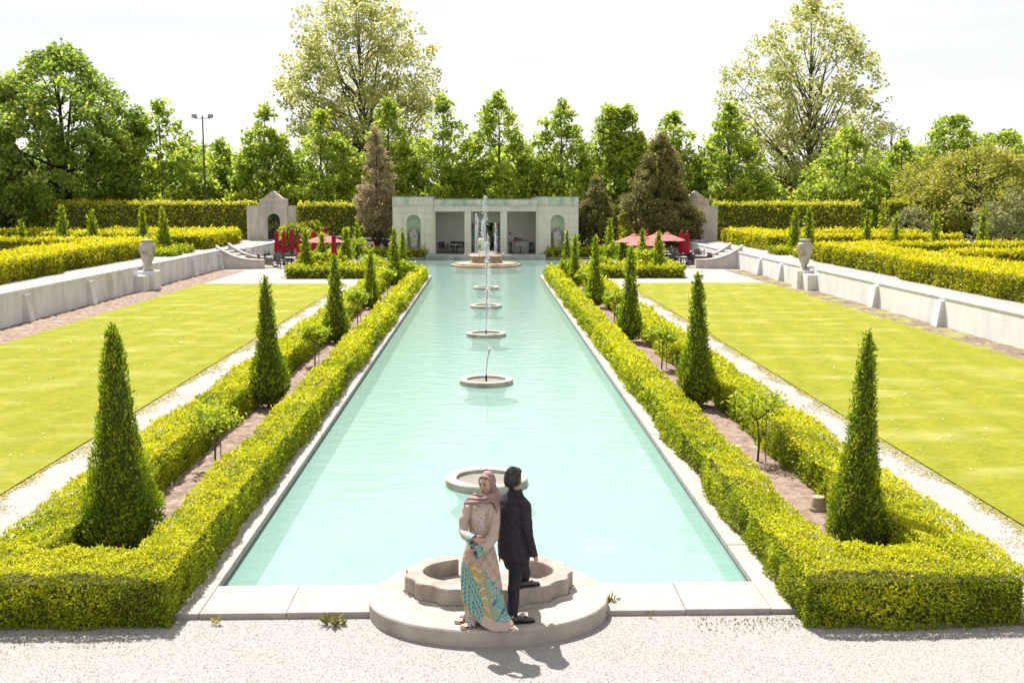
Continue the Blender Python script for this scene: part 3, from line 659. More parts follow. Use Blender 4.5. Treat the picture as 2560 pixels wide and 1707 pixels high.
# ------------------------------------------------------------------ stone gates in the hedge wall
def gate(s, nm, cx, yy):
    t = thing('stone_gate', 'stone gateway with curved pediment and arched iron gate on the %s' % nm, 'gate', (cx, yy, ZT))
    w = 1.18; zt = 4.62
    hw, zs, zb = .54, 2.95, ZT+.06
    arc = [(cx-hw, zb)]+[(cx-hw*math.cos(math.pi*i/16), zs+hw*math.sin(math.pi*i/16)) for i in range(17)]+[(cx+hw, zb)]
    out = [(cx-w, zb), (cx-w, zs)]+[(cx-w+2*w*i/14, zt) for i in range(15)]+[(cx+w, zs), (cx+w, zb)]
    n = len(arc); mb = MB()
    for q in (yy-.3, yy+.3): mb.v += [(x, q, z) for x, z in out]+[(x, q, z) for x, z in arc]
    for i in range(n-1): mb.f += [(i, i+1, n+i+1, n+i), (2*n+i, 3*n+i, 3*n+i+1, 2*n+i+1), (n+i, n+i+1, 3*n+i+1, 3*n+i), (i, 2*n+i, 2*n+i+1, i+1)]
    mb.build('arch_wall', M['stone'], t)
    MB().box(cx-w, cx+w, yy-.3, yy+.3, ZT-.1, zb).build('threshold', M['stone'], t)
    # raised frame round the arch panel
    fr = MB()
    for a, b, c, d in ((cx-.74, cx-.70, zb, 3.95), (cx+.70, cx+.74, zb, 3.95), (cx-.70, cx+.70, 3.91, 3.95)): fr.box(a, b, yy-.325, yy-.298, c, d)
    fr.build('panel_moulding', M['stone'], t)
    MB().bbox(cx-w-.04, cx+w+.04, yy-.36, yy+.34, zt-.22, zt-.17, .01).build('moulding', M['stone'], t)
    prof = [(-w-.03, zt), (-w-.03, zt+.10), (-w+.15, zt+.12)]
    for i in range(9):
        u = i/8; prof.append((-w+.25+.60*u, zt+.14+.42*(u*u*(3-2*u))))
    prof += [(-.28, zt+.60), (-.24, zt+.70), (-.12, zt+.74), (-.05, zt+.80)]
    prof += [(-x, z) for x, z in reversed(prof)]
    MB().prism_y([(cx+x, z) for x, z in prof], yy-.34, yy+.32).build('pediment', M['stone'], t)
    sc = MB()
    for q in (-1, 1):
        pts = []
        for i in range(16):
            a = i/15*4.6; r = .20*(1-i/19); pts.append((cx+q*(.22+r*math.cos(a)), yy-.36, zt+.24+r*math.sin(a)))
        sc.tube(pts, .025, 5)
    for i in range(5): sc.tube([(cx, yy-.36, zt+.2), (cx+(i-2)*.07, yy-.37, zt+.65)], [.02, .035], 5)
    sc.build('carved_scroll', M['stone'], t, smooth=True)
    for q in (-1, 1):
        a, b = sorted((cx+q*w, cx+q*(w+((1.15 if s < 0 else .8) if q*s > 0 else .7)))); 
        MB().box(a, b, yy-.1, yy+.22, ZT-.1, 4.1).build('side_wall', M['stone'], t); MB().box(a, b, yy-.14, yy+.26, 4.1, 4.18).build('side_wall_cap', M['stone'], t)
    g = MB()
    g.tube([(x, yy, z) for x, z in arc], .035, 6)
    for x in np.linspace(cx-hw+.09, cx+hw-.09, 8):
        zt2 = zs+math.sqrt(max(0, hw*hw-(x-cx)**2))*.55; g.tube([(x, yy, zb), (x, yy, zt2)], .016, 5)
    for z in (zb+.03, zb+.62, zs, zs-.15): g.tube([(cx-hw, yy, z), (cx+hw, yy, z)], .022, 5)
    for k in range(7):
        a0 = math.pi*(k+.5)/7; g.tube([(cx+.16*math.cos(a), yy, zs+.02+.16*math.sin(a)) for a in np.linspace(0, math.pi, 8)], .014, 5) if k == 0 else None
        c2 = (cx+.34*math.cos(a0), zs+.34*math.sin(a0)); g.tube([(c2[0]+.1*math.cos(a), yy, c2[1]+.1*math.sin(a)) for a in np.linspace(0, 6.28, 10)], .013, 5)
    for k in range(4):
        z = zs-.1-k*.2; g.tube([(cx-.13, yy, z+.1), (cx, yy, z-.05), (cx+.13, yy, z+.1)], .025, 5); g.ell((cx, yy, z+.03), (.05, .03, .07), 6, 4)
    g.build('iron_gate', M['iron'], t)
    MB().box(cx-hw+.02, cx+hw-.02, yy+.03, yy+.05, zb+.02, zb+.62).build('kick_plate', M['iron'], t)
gate(-1, 'left', -18.25, 95.0); gate(1, 'right', 17.9, 93.5)
struct('lane_behind_gates', rects([(-60, 60, 95.5, 99.9)], ZT+.004), M['gravel'])
# ------------------------------------------------------------------ clipped hedges
def hedge(name, label, boxes, z0, z1, mt, core, group=None, ks=0.0027, cover=1.32, amp=0.05, topb=0.28, minl=0.036, seed=0, rim=0.13, batter=0.0, cat='hedge', shag=0.45, base=.36):
    g = np.random.default_rng(500+seed)
    cx = sum((b[0]+b[1])/2 for b in boxes)/len(boxes); cy = sum((b[2]+b[3])/2 for b in boxes)/len(boxes)
    t = thing(name, label, cat, (cx, cy, z0), group)
    cb = MB()
    for b in boxes: cb.box(b[0]+.10, b[1]-.10, b[2]+.10, b[3]-.10, z0-.02, z1-.13)
    cb.build('inner_branches', core, t)
    A = []; NN = []; LL = []; TP = []
    for bi, (x0, x1, y0, y1) in enumerate(boxes):
        # pieces along y so that leaf size can follow the distance
        ny = max(1, int((y1-y0)/4)); ys = np.linspace(y0, y1, ny+1)
        for k in range(ny):
            ya, yb = ys[k], ys[k+1]; d = math.hypot((x0+x1)/2, (ya+yb)/2); L = max(minl, ks*d)
            dens = cover/(0.30*L*L)
            faces = [('t', (x1-x0)*(yb-ya)), ('l', (z1-z0)*(yb-ya)), ('r', (z1-z0)*(yb-ya))]
            if k == 0: faces.append(('f', (x1-x0)*(z1-z0)))
            if k == ny-1: faces.append(('b', (x1-x0)*(z1-z0)*.4))
            for fc, ar in faces:
                w = 1.0
                if fc == 'l' and x1 < 0 and (x0+x1)/2 < 0: w = .22      # side turned away from the garden
                if fc == 'r' and x0 > 0: w = .22
                n = int(ar*dens*w)
                if n < 1: continue
                u = g.uniform(size=n); v = g.uniform(size=n); p = np.zeros((n, 3)); nr = np.zeros((n, 3))
                if fc == 't': p[:,0] = x0+(x1-x0)*u; p[:,1] = ya+(yb-ya)*v; p[:,2] = z1; nr[:,2] = 1
                elif fc in 'lr': p[:,0] = x0 if fc == 'l' else x1; p[:,1] = ya+(yb-ya)*u; p[:,2] = z0+(z1-z0)*v; nr[:,0] = -1 if fc == 'l' else 1
                else: p[:,0] = x0+(x1-x0)*u; p[:,1] = ya if fc == 'f' else yb; p[:,2] = z0+(z1-z0)*v; nr[:,1] = -1 if fc == 'f' else 1
                ok = np.ones(n, bool)
                for bj, q in enumerate(boxes):
                    if bj != bi: ok &= ~((p[:,0] > q[0]+.03) & (p[:,0] < q[1]-.03) & (p[:,1] > q[2]+.03) & (p[:,1] < q[3]-.03) & (fc != 't'))
                p = p[ok]; nr = nr[ok]; A.append(p); NN.append(nr); LL.append(np.full(len(p), L)*g.uniform(.7, 1.3, len(p))); TP.append(np.full(len(p), fc == 't'))
    p = np.concatenate(A); nr = np.concatenate(NN); L = np.concatenate(LL); top = np.concatenate(TP)
    n = len(p)
    # soft rounded rim and uneven clipping
    dn = wob(p, 1.7, seed)*amp + wob(p, 5.5, seed+1)*amp*.6 + wob(p, 15, seed+2)*amp*.35
    p = p + nr*dn[:, None] + nr*(g.normal(size=n)*L*shag)[:, None]
    near = np.clip((p[:,2]-(z1-rim))/rim, 0, 1.2); inw = near**2*rim*.55
    p[:,0] -= np.where(~top, nr[:,0]*inw, 0); p[:,1] -= np.where(~top, nr[:,1]*inw, 0)
    if batter: 
        hh = (p[:,2]-z0)[:, None]*batter; p[:, :2] -= np.where(top[:, None], 0, nr[:, :2]*hh)
    p[:,2] = np.maximum(p[:,2], z0+.01)
    rd = g.normal(size=(n, 3)); nrm = unit(nr*1.1 + rd*.6 + np.array([0, 0, .35])); ax = unit(nr*.55 + g.normal(size=(n, 3))*.8 + np.array([0, 0, .35]))
    rnd = base+.06 + .2*g.normal(size=n) + .15*wob(p, 2.2, seed+3) + .13*wob(p, 9, seed+5) + 1.6*np.clip(dn, -.12, .08) + np.where(top, topb, .0) + .10*(p[:,2]-z0)/(z1-z0)  # hollows get darker leaves: shade put into the leaf colour
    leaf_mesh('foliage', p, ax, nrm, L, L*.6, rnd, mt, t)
    return t

# box hedges framing the beds beside the pool
for s, nm in ((-1, 'left'), (1, 'right')):
    def bx(a, b, c, d): x0, x1 = sorted((s*a, s*b)); return (x0, x1, c, d)
    dy = 0 if s < 0 else -.15
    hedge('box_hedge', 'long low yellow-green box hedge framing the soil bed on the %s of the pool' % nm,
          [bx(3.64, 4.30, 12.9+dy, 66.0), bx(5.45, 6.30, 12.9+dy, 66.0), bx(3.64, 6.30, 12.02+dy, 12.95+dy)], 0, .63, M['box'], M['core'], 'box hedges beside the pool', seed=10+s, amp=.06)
    # far parterre beds
    hedge('box_hedge', 'low clipped box hedge round the far bed on the %s before the patio' % nm,
          [bx(4.4, 12.2, 66.2, 67.3), bx(11.2, 12.2, 67.2, 86), bx(5.2, 11.2, 69.8, 70.8), bx(9.9, 11.3, 76.5, 77.5)], 0, .66, M['box'], M['core'], 'far parterre hedges', seed=20+s)
    hedge('box_hedge', 'narrow green hedge along the foot of the pavilion on the %s' % nm,
          [bx(4.9, 12.0, 88.25, 88.85)], 0.0, .72, M['box'], M['core'], 'pavilion foot hedges', seed=30+s, topb=.2)

# yew maze hedges on the terraces
ML = [('big yellow-green yew hedge nearest on the left terrace at picture edge', [(-24.3, -20.9, 38, 54.3)], 2.18),
      ('long yew hedge on the left terrace just behind the stone urn', [(-24.0, -21.3, 54.6, 68.6)], 2.2),
      ('thin straight yew hedge crossing the left terrace before the topiary cones', [(-48, -22.6, 75.0, 76.4)], 2.05),
      ('yew hedge block on the left terrace closest to the stone gate', [(-23.5, -20.1, 78.5, 90), (-34, -23.4, 84, 85.6)], 2.2),
      ('yew hedge at the foot of the tall hedge on left terrace', [(-44, -21.0, 92.2, 93.8)], 2.12)]
MR = [('big yellow-green yew hedge nearest on the right terrace at picture edge', [(18.95, 22.5, 30, 49.6)], 2.12),
      ('long yew hedge on the right terrace just behind the stone urn', [(19.35, 22.2, 50.4, 64.2)], 2.15),
      ('yew hedge strip deep on the right terrace behind the long front hedges', [(24.2, 46, 56.0, 57.6)], 2.1),
      ('yew hedge strip on the right terrace running behind the cone row front', [(23.5, 46, 66.0, 67.4)], 2.1),
      ('yew hedge block on the right terrace closest to the stone gate', [(19.8, 22.3, 76.5, 91), (22.2, 34, 77, 78.5)], 2.2),
      ('yew hedge at the foot of the tall hedge on right terrace', [(23.2, 36, 89.0, 90.5)], 2.12)]
for i, (lb, bxs, zt) in enumerate(ML+MR):
    hedge('yew_hedge', lb, bxs, ZT, zt, M['maze'], M['corey'], 'yew maze hedges on the terraces', seed=40+i, ks=.0024, amp=.06, topb=.5, cover=1.3, base=.20, batter=-.03, shag=.45)  # sides darkened in the leaf colour so the gaps read as shade
for i, (lb, b) in enumerate([('small low box border beside the left urn path', (-21.1, -19.7, 68.9, 71.2)), ('small low box block round the leaning cone on the left terrace', (-22.6, -19.9, 72.8, 75.0)),
                             ('small low box block round the first cone on the right terrace', (18.9, 21.6, 70.2, 73.0)), ('small low box border beside the right urn path', (19.3, 21.2, 66.0, 68.2))]):
    hedge('low_border', lb, [b], ZT, ZT+.36, M['box'], M['core'], 'low terrace borders', seed=60+i, rim=.08, topb=.15)
# tall clipped hedge walls
TALL = [('tall dark green clipped hedge wall behind the left terrace', [(-41, -20.3, 97, 98.6)], ZT-.2, 4.36), ('tall clipped hedge wall between left stone gate and pavilion', [(-16.5, -7.6, 96.2, 97.8)], 0, 4.25),
        ('tall clipped hedge at far left edge of the terrace', [(-47, -43, 88, 97)], ZT-.2, 4.7),
        ('tall dark green clipped hedge wall right of the right stone gate', [(19.9, 32.6, 94, 95.8)], ZT-.2, 4.32), ('short tall clipped hedge block deep on the right terrace', [(35.6, 41, 96, 98)], ZT-.2, 4.5)]
for i, (lb, bxs, a, b) in enumerate(TALL):
    hedge('tall_hedge', lb, bxs, a, b, M['tall'], M['core'], 'tall hedge walls', seed=70+i, ks=.0026, topb=.3, amp=.05, batter=.025, rim=.15)

# ------------------------------------------------------------------ topiary cones
PROF = np.array([(0, .28), (.05, .47), (.12, .575), (.22, .53), (.33, .41), (.5, .29), (.69, .21), (.87, .145), (.95, .09), (1, .01)])
def cone(label, x, y, z0, h, wsc, mt, group, seed, lean=(0, 0), base_clear=.08, prof=PROF, name='topiary_cone', dens=.64, lk=.0031):
    g = np.random.default_rng(900+seed); t = thing(name, label, 'topiary', (x, y, z0), group)
    d = math.hypot(x, y); L0 = max(.052, lk*d); hh = h-base_clear
    zz = np.linspace(0, 1, 200); rr = np.interp(zz, prof[:,0], prof[:,1])*wsc; cdf = np.cumsum(rr); cdf /= cdf[-1]
    area = 2*math.pi*rr.mean()*hh; n = int(dens*2.6*area/(.26*L0*L0))
    tt = np.interp(g.uniform(size=n), cdf, zz); a = g.uniform(0, 2*math.pi, n); r = np.interp(tt, prof[:,0], prof[:,1])*wsc
    c = np.stack([np.cos(a), np.sin(a), np.zeros(n)], 1); q = np.stack([c[:,0]*.6, c[:,1]*.6, tt*3], 1)
    bul = 1+.09*wob(q, 4.5, seed)+.09*wob(q, 12, seed+1); dep = g.uniform(0, 1, n)**2
    rad = r*bul*(1-.34*dep) + L0*.36*g.normal(size=n)
    lx = lean[0]*tt**1.5*h; ly = lean[1]*tt**1.5*h
    p = np.stack([x+c[:,0]*rad+lx, y+c[:,1]*rad+ly, z0+base_clear+tt*hh], 1)
    nr = unit(c+np.array([0, 0, .25])); ax = unit(nr*.75+np.array([0, 0, .75])+g.normal(size=(n, 3))*.5); nm = unit(nr+g.normal(size=(n, 3))*.8)
    L = L0*g.uniform(.6, 1.45, n)
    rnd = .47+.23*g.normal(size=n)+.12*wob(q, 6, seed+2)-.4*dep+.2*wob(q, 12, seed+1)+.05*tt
    leaf_mesh('foliage', p, ax, nm, L, L*.42, rnd, mt, t)
    # rough dark inner body and stem
    mb = MB(); rs = []
    for k in range(13):
        u = k/12; r0 = float(np.interp(u, prof[:,0], prof[:,1]))*wsc*.72+.005
        rs.append([(x+lean[0]*u**1.5*h+r0*math.cos(2*math.pi*j/12), y+lean[1]*u**1.5*h+r0*math.sin(2*math.pi*j/12), z0+base_clear+u*hh*.98) for j in range(12)])
    mb.rings(rs).build('inner_branches', M['core'], t)
    MB().tube([(x, y, z0-.05), (x, y, z0+base_clear+.2)], [.07*wsc+.02, .05*wsc+.02], 7).build('stem', M['bark'], t)
    return t
words = ['nearest', 'second', 'third', 'fourth', 'fifth', 'farthest']
LW = [(14.75, 3.22, .97, (0, 0)), (25.2, 3.12, .82, (-.015, 0)), (36.5, 3.04, .78, (0, 0)), (47.8, 2.68, .74, (0, 0)), (59.1, 3.3, .84, (0, 0)), (65.0, 3.15, .7, (0, 0))]
RW = [(14.5, 3.14, .70, (.02, 0)), (25.1, 3.24, .80, (-.012, 0)), (36.5, 3.27, .78, (.01, 0)), (48.1, 3.28, .78, (0, 0)), (58.0, 3.02, .66, (0, 0)), (65.2, 3.08, .7, (0, 0))]
for s, nm, W in ((-1, 'left', LW), (1, 'right', RW)):
    for i, (y, h, w, ln) in enumerate(W):
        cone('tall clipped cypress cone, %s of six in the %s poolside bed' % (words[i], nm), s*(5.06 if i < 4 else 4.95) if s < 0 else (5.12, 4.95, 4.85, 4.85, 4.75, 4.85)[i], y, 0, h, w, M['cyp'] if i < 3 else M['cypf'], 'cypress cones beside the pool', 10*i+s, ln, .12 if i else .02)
far = [(-11.4, 69.3, 2.98, 1.0), (-10.7, 71.6, 2.66, .95), (-10.6, 83.0, 2.8, .95), (-10.1, 86.0, 3.0, .85), (10.9, 68.6, 2.8, .98), (10.5, 73.0, 2.85, .85), (9.95, 79.5, 2.75, .8), (9.25, 81.5, 3.4, .75)]
fl = ['clipped cone at front corner of the far left bed', 'shorter clipped cone half hidden behind the left bed corner cone', 'clipped cone right of the open umbrella on the left patio', 'pointed clipped cone before the dark urn on the left patio',
      'clipped cone at front corner of the far right bed', 'clipped cone standing before the red umbrellas on the right', 'short clipped cone left of the right patio umbrellas', 'slimmest tall clipped cone by the juniper on the right']
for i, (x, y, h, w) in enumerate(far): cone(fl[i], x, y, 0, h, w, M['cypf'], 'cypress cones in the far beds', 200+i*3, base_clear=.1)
tc_ = [(-33.8, 80.5, 2.15, .95), (-30.9, 80.6, 3.2, 1.2), (-28.7, 80.5, 2.85, 1.05), (-24.9, 80.2, 3.1, 1.05), (-21.6, 74.0, 3.1, 1.2), (20.4, 71.8, 3.1, 1.05), (21.9, 73.6, 3.25, 1.0), (25.3, 72.0, 2.9, .85), (27.2, 72.0, 2.7, .85), (29.9, 72.0, 2.85, .85), (34.2, 74.5, 2.95, .95)]
tc_ = [(a, b, c, d*.82) for a, b, c, d in tc_]
tl = ['smallest terrace topiary cone at far left', 'tallest left terrace cone, second from the picture edge', 'third terrace cone from the left picture edge', 'fourth terrace cone from the left, slim and upright', 'leaning terrace cone just above the left urn',
      'right terrace cone left of the right urn', 'right terrace cone directly above the right urn', 'third of six cones on the right terrace', 'fourth and shortest cone on the right terrace', 'fifth cone on the right terrace before the olive tree', 'last right terrace cone nearest the picture edge']
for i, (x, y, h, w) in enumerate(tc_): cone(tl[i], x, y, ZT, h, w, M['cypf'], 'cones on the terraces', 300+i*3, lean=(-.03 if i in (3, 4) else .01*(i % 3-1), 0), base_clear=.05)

# ------------------------------------------------------------------ trees
def tree(label, x, y, z0, h, prof, W, mt, seed, nclump=110, per=80, leaf=.34, csize=.85, trunk=.22, tmat='bark', name='tree', cat='tree', group=None, shell=.45, limbs=40, flat=.75, squash=1.0, twigs=True, lean=0.0, fork=None, updir=.35, rbias=0.0, taper=.15):
    g = np.random.default_rng(2000+seed); t = thing(name, label, cat, (x, y, z0), group)
    prof = np.array(prof); zz = np.linspace(prof[0,0], prof[-1,0], 120); rr = np.interp(zz, prof[:,0], prof[:,1]); cdf = np.cumsum(rr**1.15+.03*rr.max()); cdf /= cdf[-1]
    tt = np.interp(g.uniform(size=nclump), cdf, zz); a = g.uniform(0, 2*math.pi, nclump)
    rf = shell+(1-shell)*g.uniform(size=nclump)**.6; r = np.interp(tt, prof[:,0], prof[:,1])*W*rf*(1+.12*np.sin(3*a+seed)+.10*np.sin(5*a+tt*9))
    cc = np.stack([x+lean*tt*h+r*np.cos(a), y+r*np.sin(a)*squash, z0+tt*h], 1)
    # top leader
    k = max(3, nclump//25); cc[:k] = np.stack([x+lean*h+g.normal(size=k)*.25*csize, y+g.normal(size=k)*.25*csize, z0+h*np.linspace(prof[-1,0]-.10, prof[-1,0]-.015, k)], 1)
    cs = csize*g.uniform(.6, 1.35, nclump)*(1.12-taper*(tt-prof[0,0])/(prof[-1,0]-prof[0,0])); cs[:k] *= .6
    m = g.poisson(per*np.maximum(cs/csize, .3)**1.6); idx = np.repeat(np.arange(nclump), m); n = len(idx)
    off = g.normal(size=(n, 3)); off = unit(off)*(g.uniform(size=(n, 1))**.5); off[:,2] *= flat
    p = cc[idx]+off*cs[idx][:, None]
    out = p-np.array([x, y, z0+h*.45]); out = unit(out)
    nm = unit(out*.4+g.normal(size=(n, 3))*.7+np.array([0, 0, .5])); ax = unit(out*.6+g.normal(size=(n, 3))*.8+np.array([0, 0, updir-.5]))
    L = leaf*g.uniform(.65, 1.35, n)
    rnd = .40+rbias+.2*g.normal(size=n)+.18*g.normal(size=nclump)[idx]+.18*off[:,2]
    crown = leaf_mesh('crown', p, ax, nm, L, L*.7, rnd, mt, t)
    tb = MB(); hs = prof[-1,0]
    pts = []; rd = []
    for i in range(9):
        u = i/8; pts.append((x+lean*u*h+.12*trunk*math.sin(5*u+seed)*4*u, y, z0-.2+(h*hs*.94+.2)*u)); rd.append(trunk*(1-u)**.8+.015)
    tb.tube(pts, rd, 8)
    lim = g.choice(nclump, min(limbs, nclump), replace=False)
    for i in lim:
        c = Vector(cc[i]); u = max(.06, (c.z-z0)/h-(.10+.22*g.uniform())); u = min(u, .9)
        b = Vector((x+lean*u*h, y, z0+h*u)); mid = (b+c)/2+Vector((0, 0, (-.04)*(c-b).length)); r0 = min(trunk*(1-u*.9)*.5, .02+.03*(c-b).length)
        tb.tube([b, mid, c], [r0, r0*.6, r0*.25], 5)
    if fork:
        for (fx, fz, fr) in fork:
            tb.tube([(x, y, z0+h*.18), (x+fx*.35, y, z0+h*.18+(fz-h*.18)*.45), (x+fx*.8, y, z0+fz*.85), (x+fx, y, z0+fz)], [fr, fr*.75, fr*.5, fr*.15], 7)
    tb.build('trunk', M[tmat], t, smooth=True)
    return t
RND = [(.12, .5), (.2, .85), (.35, 1.0), (.55, .98), (.72, .82), (.86, .55), (.96, .25), (1.0, .06)]
PYR = [(.08, .85), (.18, 1.15), (.34, 1.12), (.5, .95), (.68, .68), (.84, .40), (.95, .18), (1.0, .04)]
def toptree(px, py, Y, W, label, seed, prof=PYR, mt=None, **k):
    q = P(px, py, Y=Y); return tree(label, q.x, Y, 0, q.z, prof, W, mt or M['row'], seed, **k)
rows = [(397, 250, 108, 4.6, 'broad pyramid-crowned tree between the big maple and the lamp post'), (548, 346, 112, 2.8, 'short small tree right of the tall lamp post'), (660, 262, 110, 3.4, 'pyramid-crowned tree behind the left stone gate'),
        (800, 275, 111, 3.3, 'dark pyramid tree below the left half of the tall poplar'), (968, 248, 111, 3.2, 'pyramid tree behind the brown conifer left of the pavilion'), (1105, 240, 110, 3.3, 'pyramid tree above the left wing of the pavilion'),
        (1246, 232, 109, 3.5, 'tallest pyramid tree behind the pavilion centre above the fountain'), (1403, 246, 110, 3.3, 'sharply pointed pyramid tree above the right wing of the pavilion'), (1528, 266, 111, 2.7, 'left one of the twin-topped pyramid trees'), (1566, 262, 111, 2.6, 'right one of the twin-topped pyramid trees'),
        (1686, 278, 112, 2.9, 'pyramid tree half hidden behind the tall juniper'), (1826, 258, 110, 3.6, 'broad pyramid tree right of the right stone gate'), (2120, 318, 109, 3.8, 'dense pyramid tree below the right poplar'),
        (2255, 352, 111, 3.0, 'shorter tree between right poplar and olive tree'), (2385, 288, 112, 3.6, 'bright tree rising above the olive tree at right'), (2508, 330, 112, 4.0, 'bright green tree at the right picture edge')]
for i, (px, py, Y, W, lb) in enumerate(rows):
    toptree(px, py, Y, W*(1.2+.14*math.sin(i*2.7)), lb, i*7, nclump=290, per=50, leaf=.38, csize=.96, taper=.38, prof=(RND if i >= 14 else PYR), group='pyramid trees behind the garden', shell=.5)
POP = [(.16, .22), (.28, .55), (.42, .85), (.6, 1.0), (.75, .92), (.88, .62), (.97, .25), (1.0, .08)]
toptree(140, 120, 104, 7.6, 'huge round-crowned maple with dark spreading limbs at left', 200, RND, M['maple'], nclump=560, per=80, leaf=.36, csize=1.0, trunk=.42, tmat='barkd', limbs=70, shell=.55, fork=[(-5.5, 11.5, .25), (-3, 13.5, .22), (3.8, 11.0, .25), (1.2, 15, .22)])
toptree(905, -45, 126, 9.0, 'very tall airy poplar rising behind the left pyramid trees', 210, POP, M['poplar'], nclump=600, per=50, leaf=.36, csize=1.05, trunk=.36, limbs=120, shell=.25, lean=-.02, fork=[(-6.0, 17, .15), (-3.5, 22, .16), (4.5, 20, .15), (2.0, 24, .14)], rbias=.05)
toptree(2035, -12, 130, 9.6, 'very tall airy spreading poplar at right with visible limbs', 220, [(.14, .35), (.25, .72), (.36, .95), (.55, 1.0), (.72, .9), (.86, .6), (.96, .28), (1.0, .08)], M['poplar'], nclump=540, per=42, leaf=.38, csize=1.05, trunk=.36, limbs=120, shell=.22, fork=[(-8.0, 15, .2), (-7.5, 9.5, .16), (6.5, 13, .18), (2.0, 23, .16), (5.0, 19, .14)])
toptree(2230, 300, 135, 5.0, 'pale thin-leaved tree in the distance right of the poplar', 230, RND, M['palegr'], nclump=110, per=26, leaf=.36, limbs=60, shell=.3)
toptree(2450, 375, 97, 7.0, 'wide olive-green crab apple tree with dark leaning trunk at right', 240, [(.22, .6), (.35, .95), (.55, 1.0), (.75, .9), (.9, .6), (1, .15)], M['olive'], nclump=300, per=80, leaf=.24, csize=.9, trunk=.3, tmat='barkd', limbs=60, shell=.55, fork=[(-3.0, 4.5, .22), (2.5, 5, .2)])
toptree(2545, 470, 88, 2.8, 'pale grey-green shrub at the right picture edge', 250, RND, M['palegr'], nclump=80, per=80, leaf=.2, csize=.6, trunk=.1, name='shrub', cat='shrub')
toptree(2290, 520, 93, 2.0, 'pale leafy shrub below the crab apple tree', 251, RND, M['palegr'], nclump=60, per=70, leaf=.2, csize=.5, trunk=.08, name='shrub', cat='shrub')
toptree(25, 395, 98, 3.2, 'dark leafy tree at the left picture edge before the maple', 252, RND, M['maple'], nclump=120, per=70, leaf=.3, csize=.8)
toptree(-12, 362, 100, 1.2, 'copper-leaved tree just showing at the left picture edge', 253, RND, M['copper'], nclump=40, per=60, leaf=.25, csize=.5)
toptree(200, 500, 101, 4.0, 'low dark shrub mass under the maple', 254, RND, M['maple'], nclump=120, per=60, leaf=.28, csize=.8, name='shrub', cat='shrub')
# conifers
CON = [(.10, .75), (.2, 1.0), (.35, .95), (.5, .8), (.7, .55), (.85, .33), (.95, .14), (1, .03)]
toptree(940, 318, 92.2, 1.85, 'thin browning conifer with bare trunk left of the pavilion', 260, [(.22, .6), (.30, 1.0), (.45, .95), (.6, .72), (.75, .5), (.9, .38), (.97, .22), (1, .05)], M['brown'], nclump=230, per=60, leaf=.17, csize=.42, trunk=.13, limbs=90, shell=.3, name='conifer')
toptree(1650, 336, 92.5, 3.1, 'large olive-brown juniper right of the pavilion', 261, CON, M['jun'], nclump=420, per=75, leaf=.2, csize=.55, trunk=.2, limbs=20, shell=.6, name='conifer', updir=.9)
toptree(1490, 442, 92.0, 1.75, 'smaller dark juniper against the right pavilion wall', 262, [(.03, .8), (.2, 1.0), (.4, .95), (.6, .75), (.8, .45), (.95, .15), (1, .03)], M['jun'], nclump=240, per=75, leaf=.18, csize=.42, trunk=.12, limbs=20, shell=.6, name='conifer', updir=.9, rbias=-.12)
toptree(1556, 532, 90.5, 1.25, 'golden-green open conifer shrub on the right patio', 263, CON, M['golden'], nclump=70, per=40, leaf=.16, csize=.3, trunk=.05, name='shrub', cat='shrub')
toptree(1485, 605, 90.5, 1.1, 'low dark juniper shrub at right foot of pavilion', 264, RND, M['jun'], nclump=70, per=60, leaf=.16, csize=.35, trunk=.05, name='shrub', cat='shrub', rbias=-.2)
toptree(795, 552, 93.0, .8, 'small pointed evergreen before the left hedge wall', 265, CON, M['tall'], nclump=60, per=60, leaf=.16, csize=.3, trunk=.05, name='shrub', cat='shrub')
DOME = np.array([(0, .95), (.2, 1.0), (.5, 1.0), (.75, .92), (.9, .65), (.97, .4), (1, .05)])
q = P(735, 557, Y=91.0); cone('large rounded clipped bush right of the left stone gate', q.x, 91.0, 0, q.z, 1.4, M['tall'], None, 400, prof=DOME, name='clipped_bush', base_clear=.02)
q = P(772, 553, Y=92.5); cone('narrower rounded clipped bush before the hedge wall', q.x, 92.5, 0, q.z, .78, M['tall'], None, 403, prof=DOME, name='clipped_bush', base_clear=.02)

# woodland far behind everything
g = np.random.default_rng(77); n = 34000
px = g.uniform(-150, 150, n); py = g.uniform(140, 165, n); hh = 9+1.8*np.sin(px*.11)+1.4*np.sin(px*.31+1)+.8*np.sin(px*.9); pz = g.uniform(0, 1, n)**.7*hh
p = np.stack([px, py, pz], 1)
wd = leaf_mesh('woodland', p, g.normal(size=(n, 3)), g.normal(size=(n, 3))+np.array([0, -.5, .5]), 1.2*g.uniform(.6, 1.3, n), .8, .35+.2*g.normal(size=n)+.2*wob(p, .5, 3), M['row'], None)
tag(wd, 'distant dark woodland seen through gaps behind the trees', 'woodland', kind='stuff')

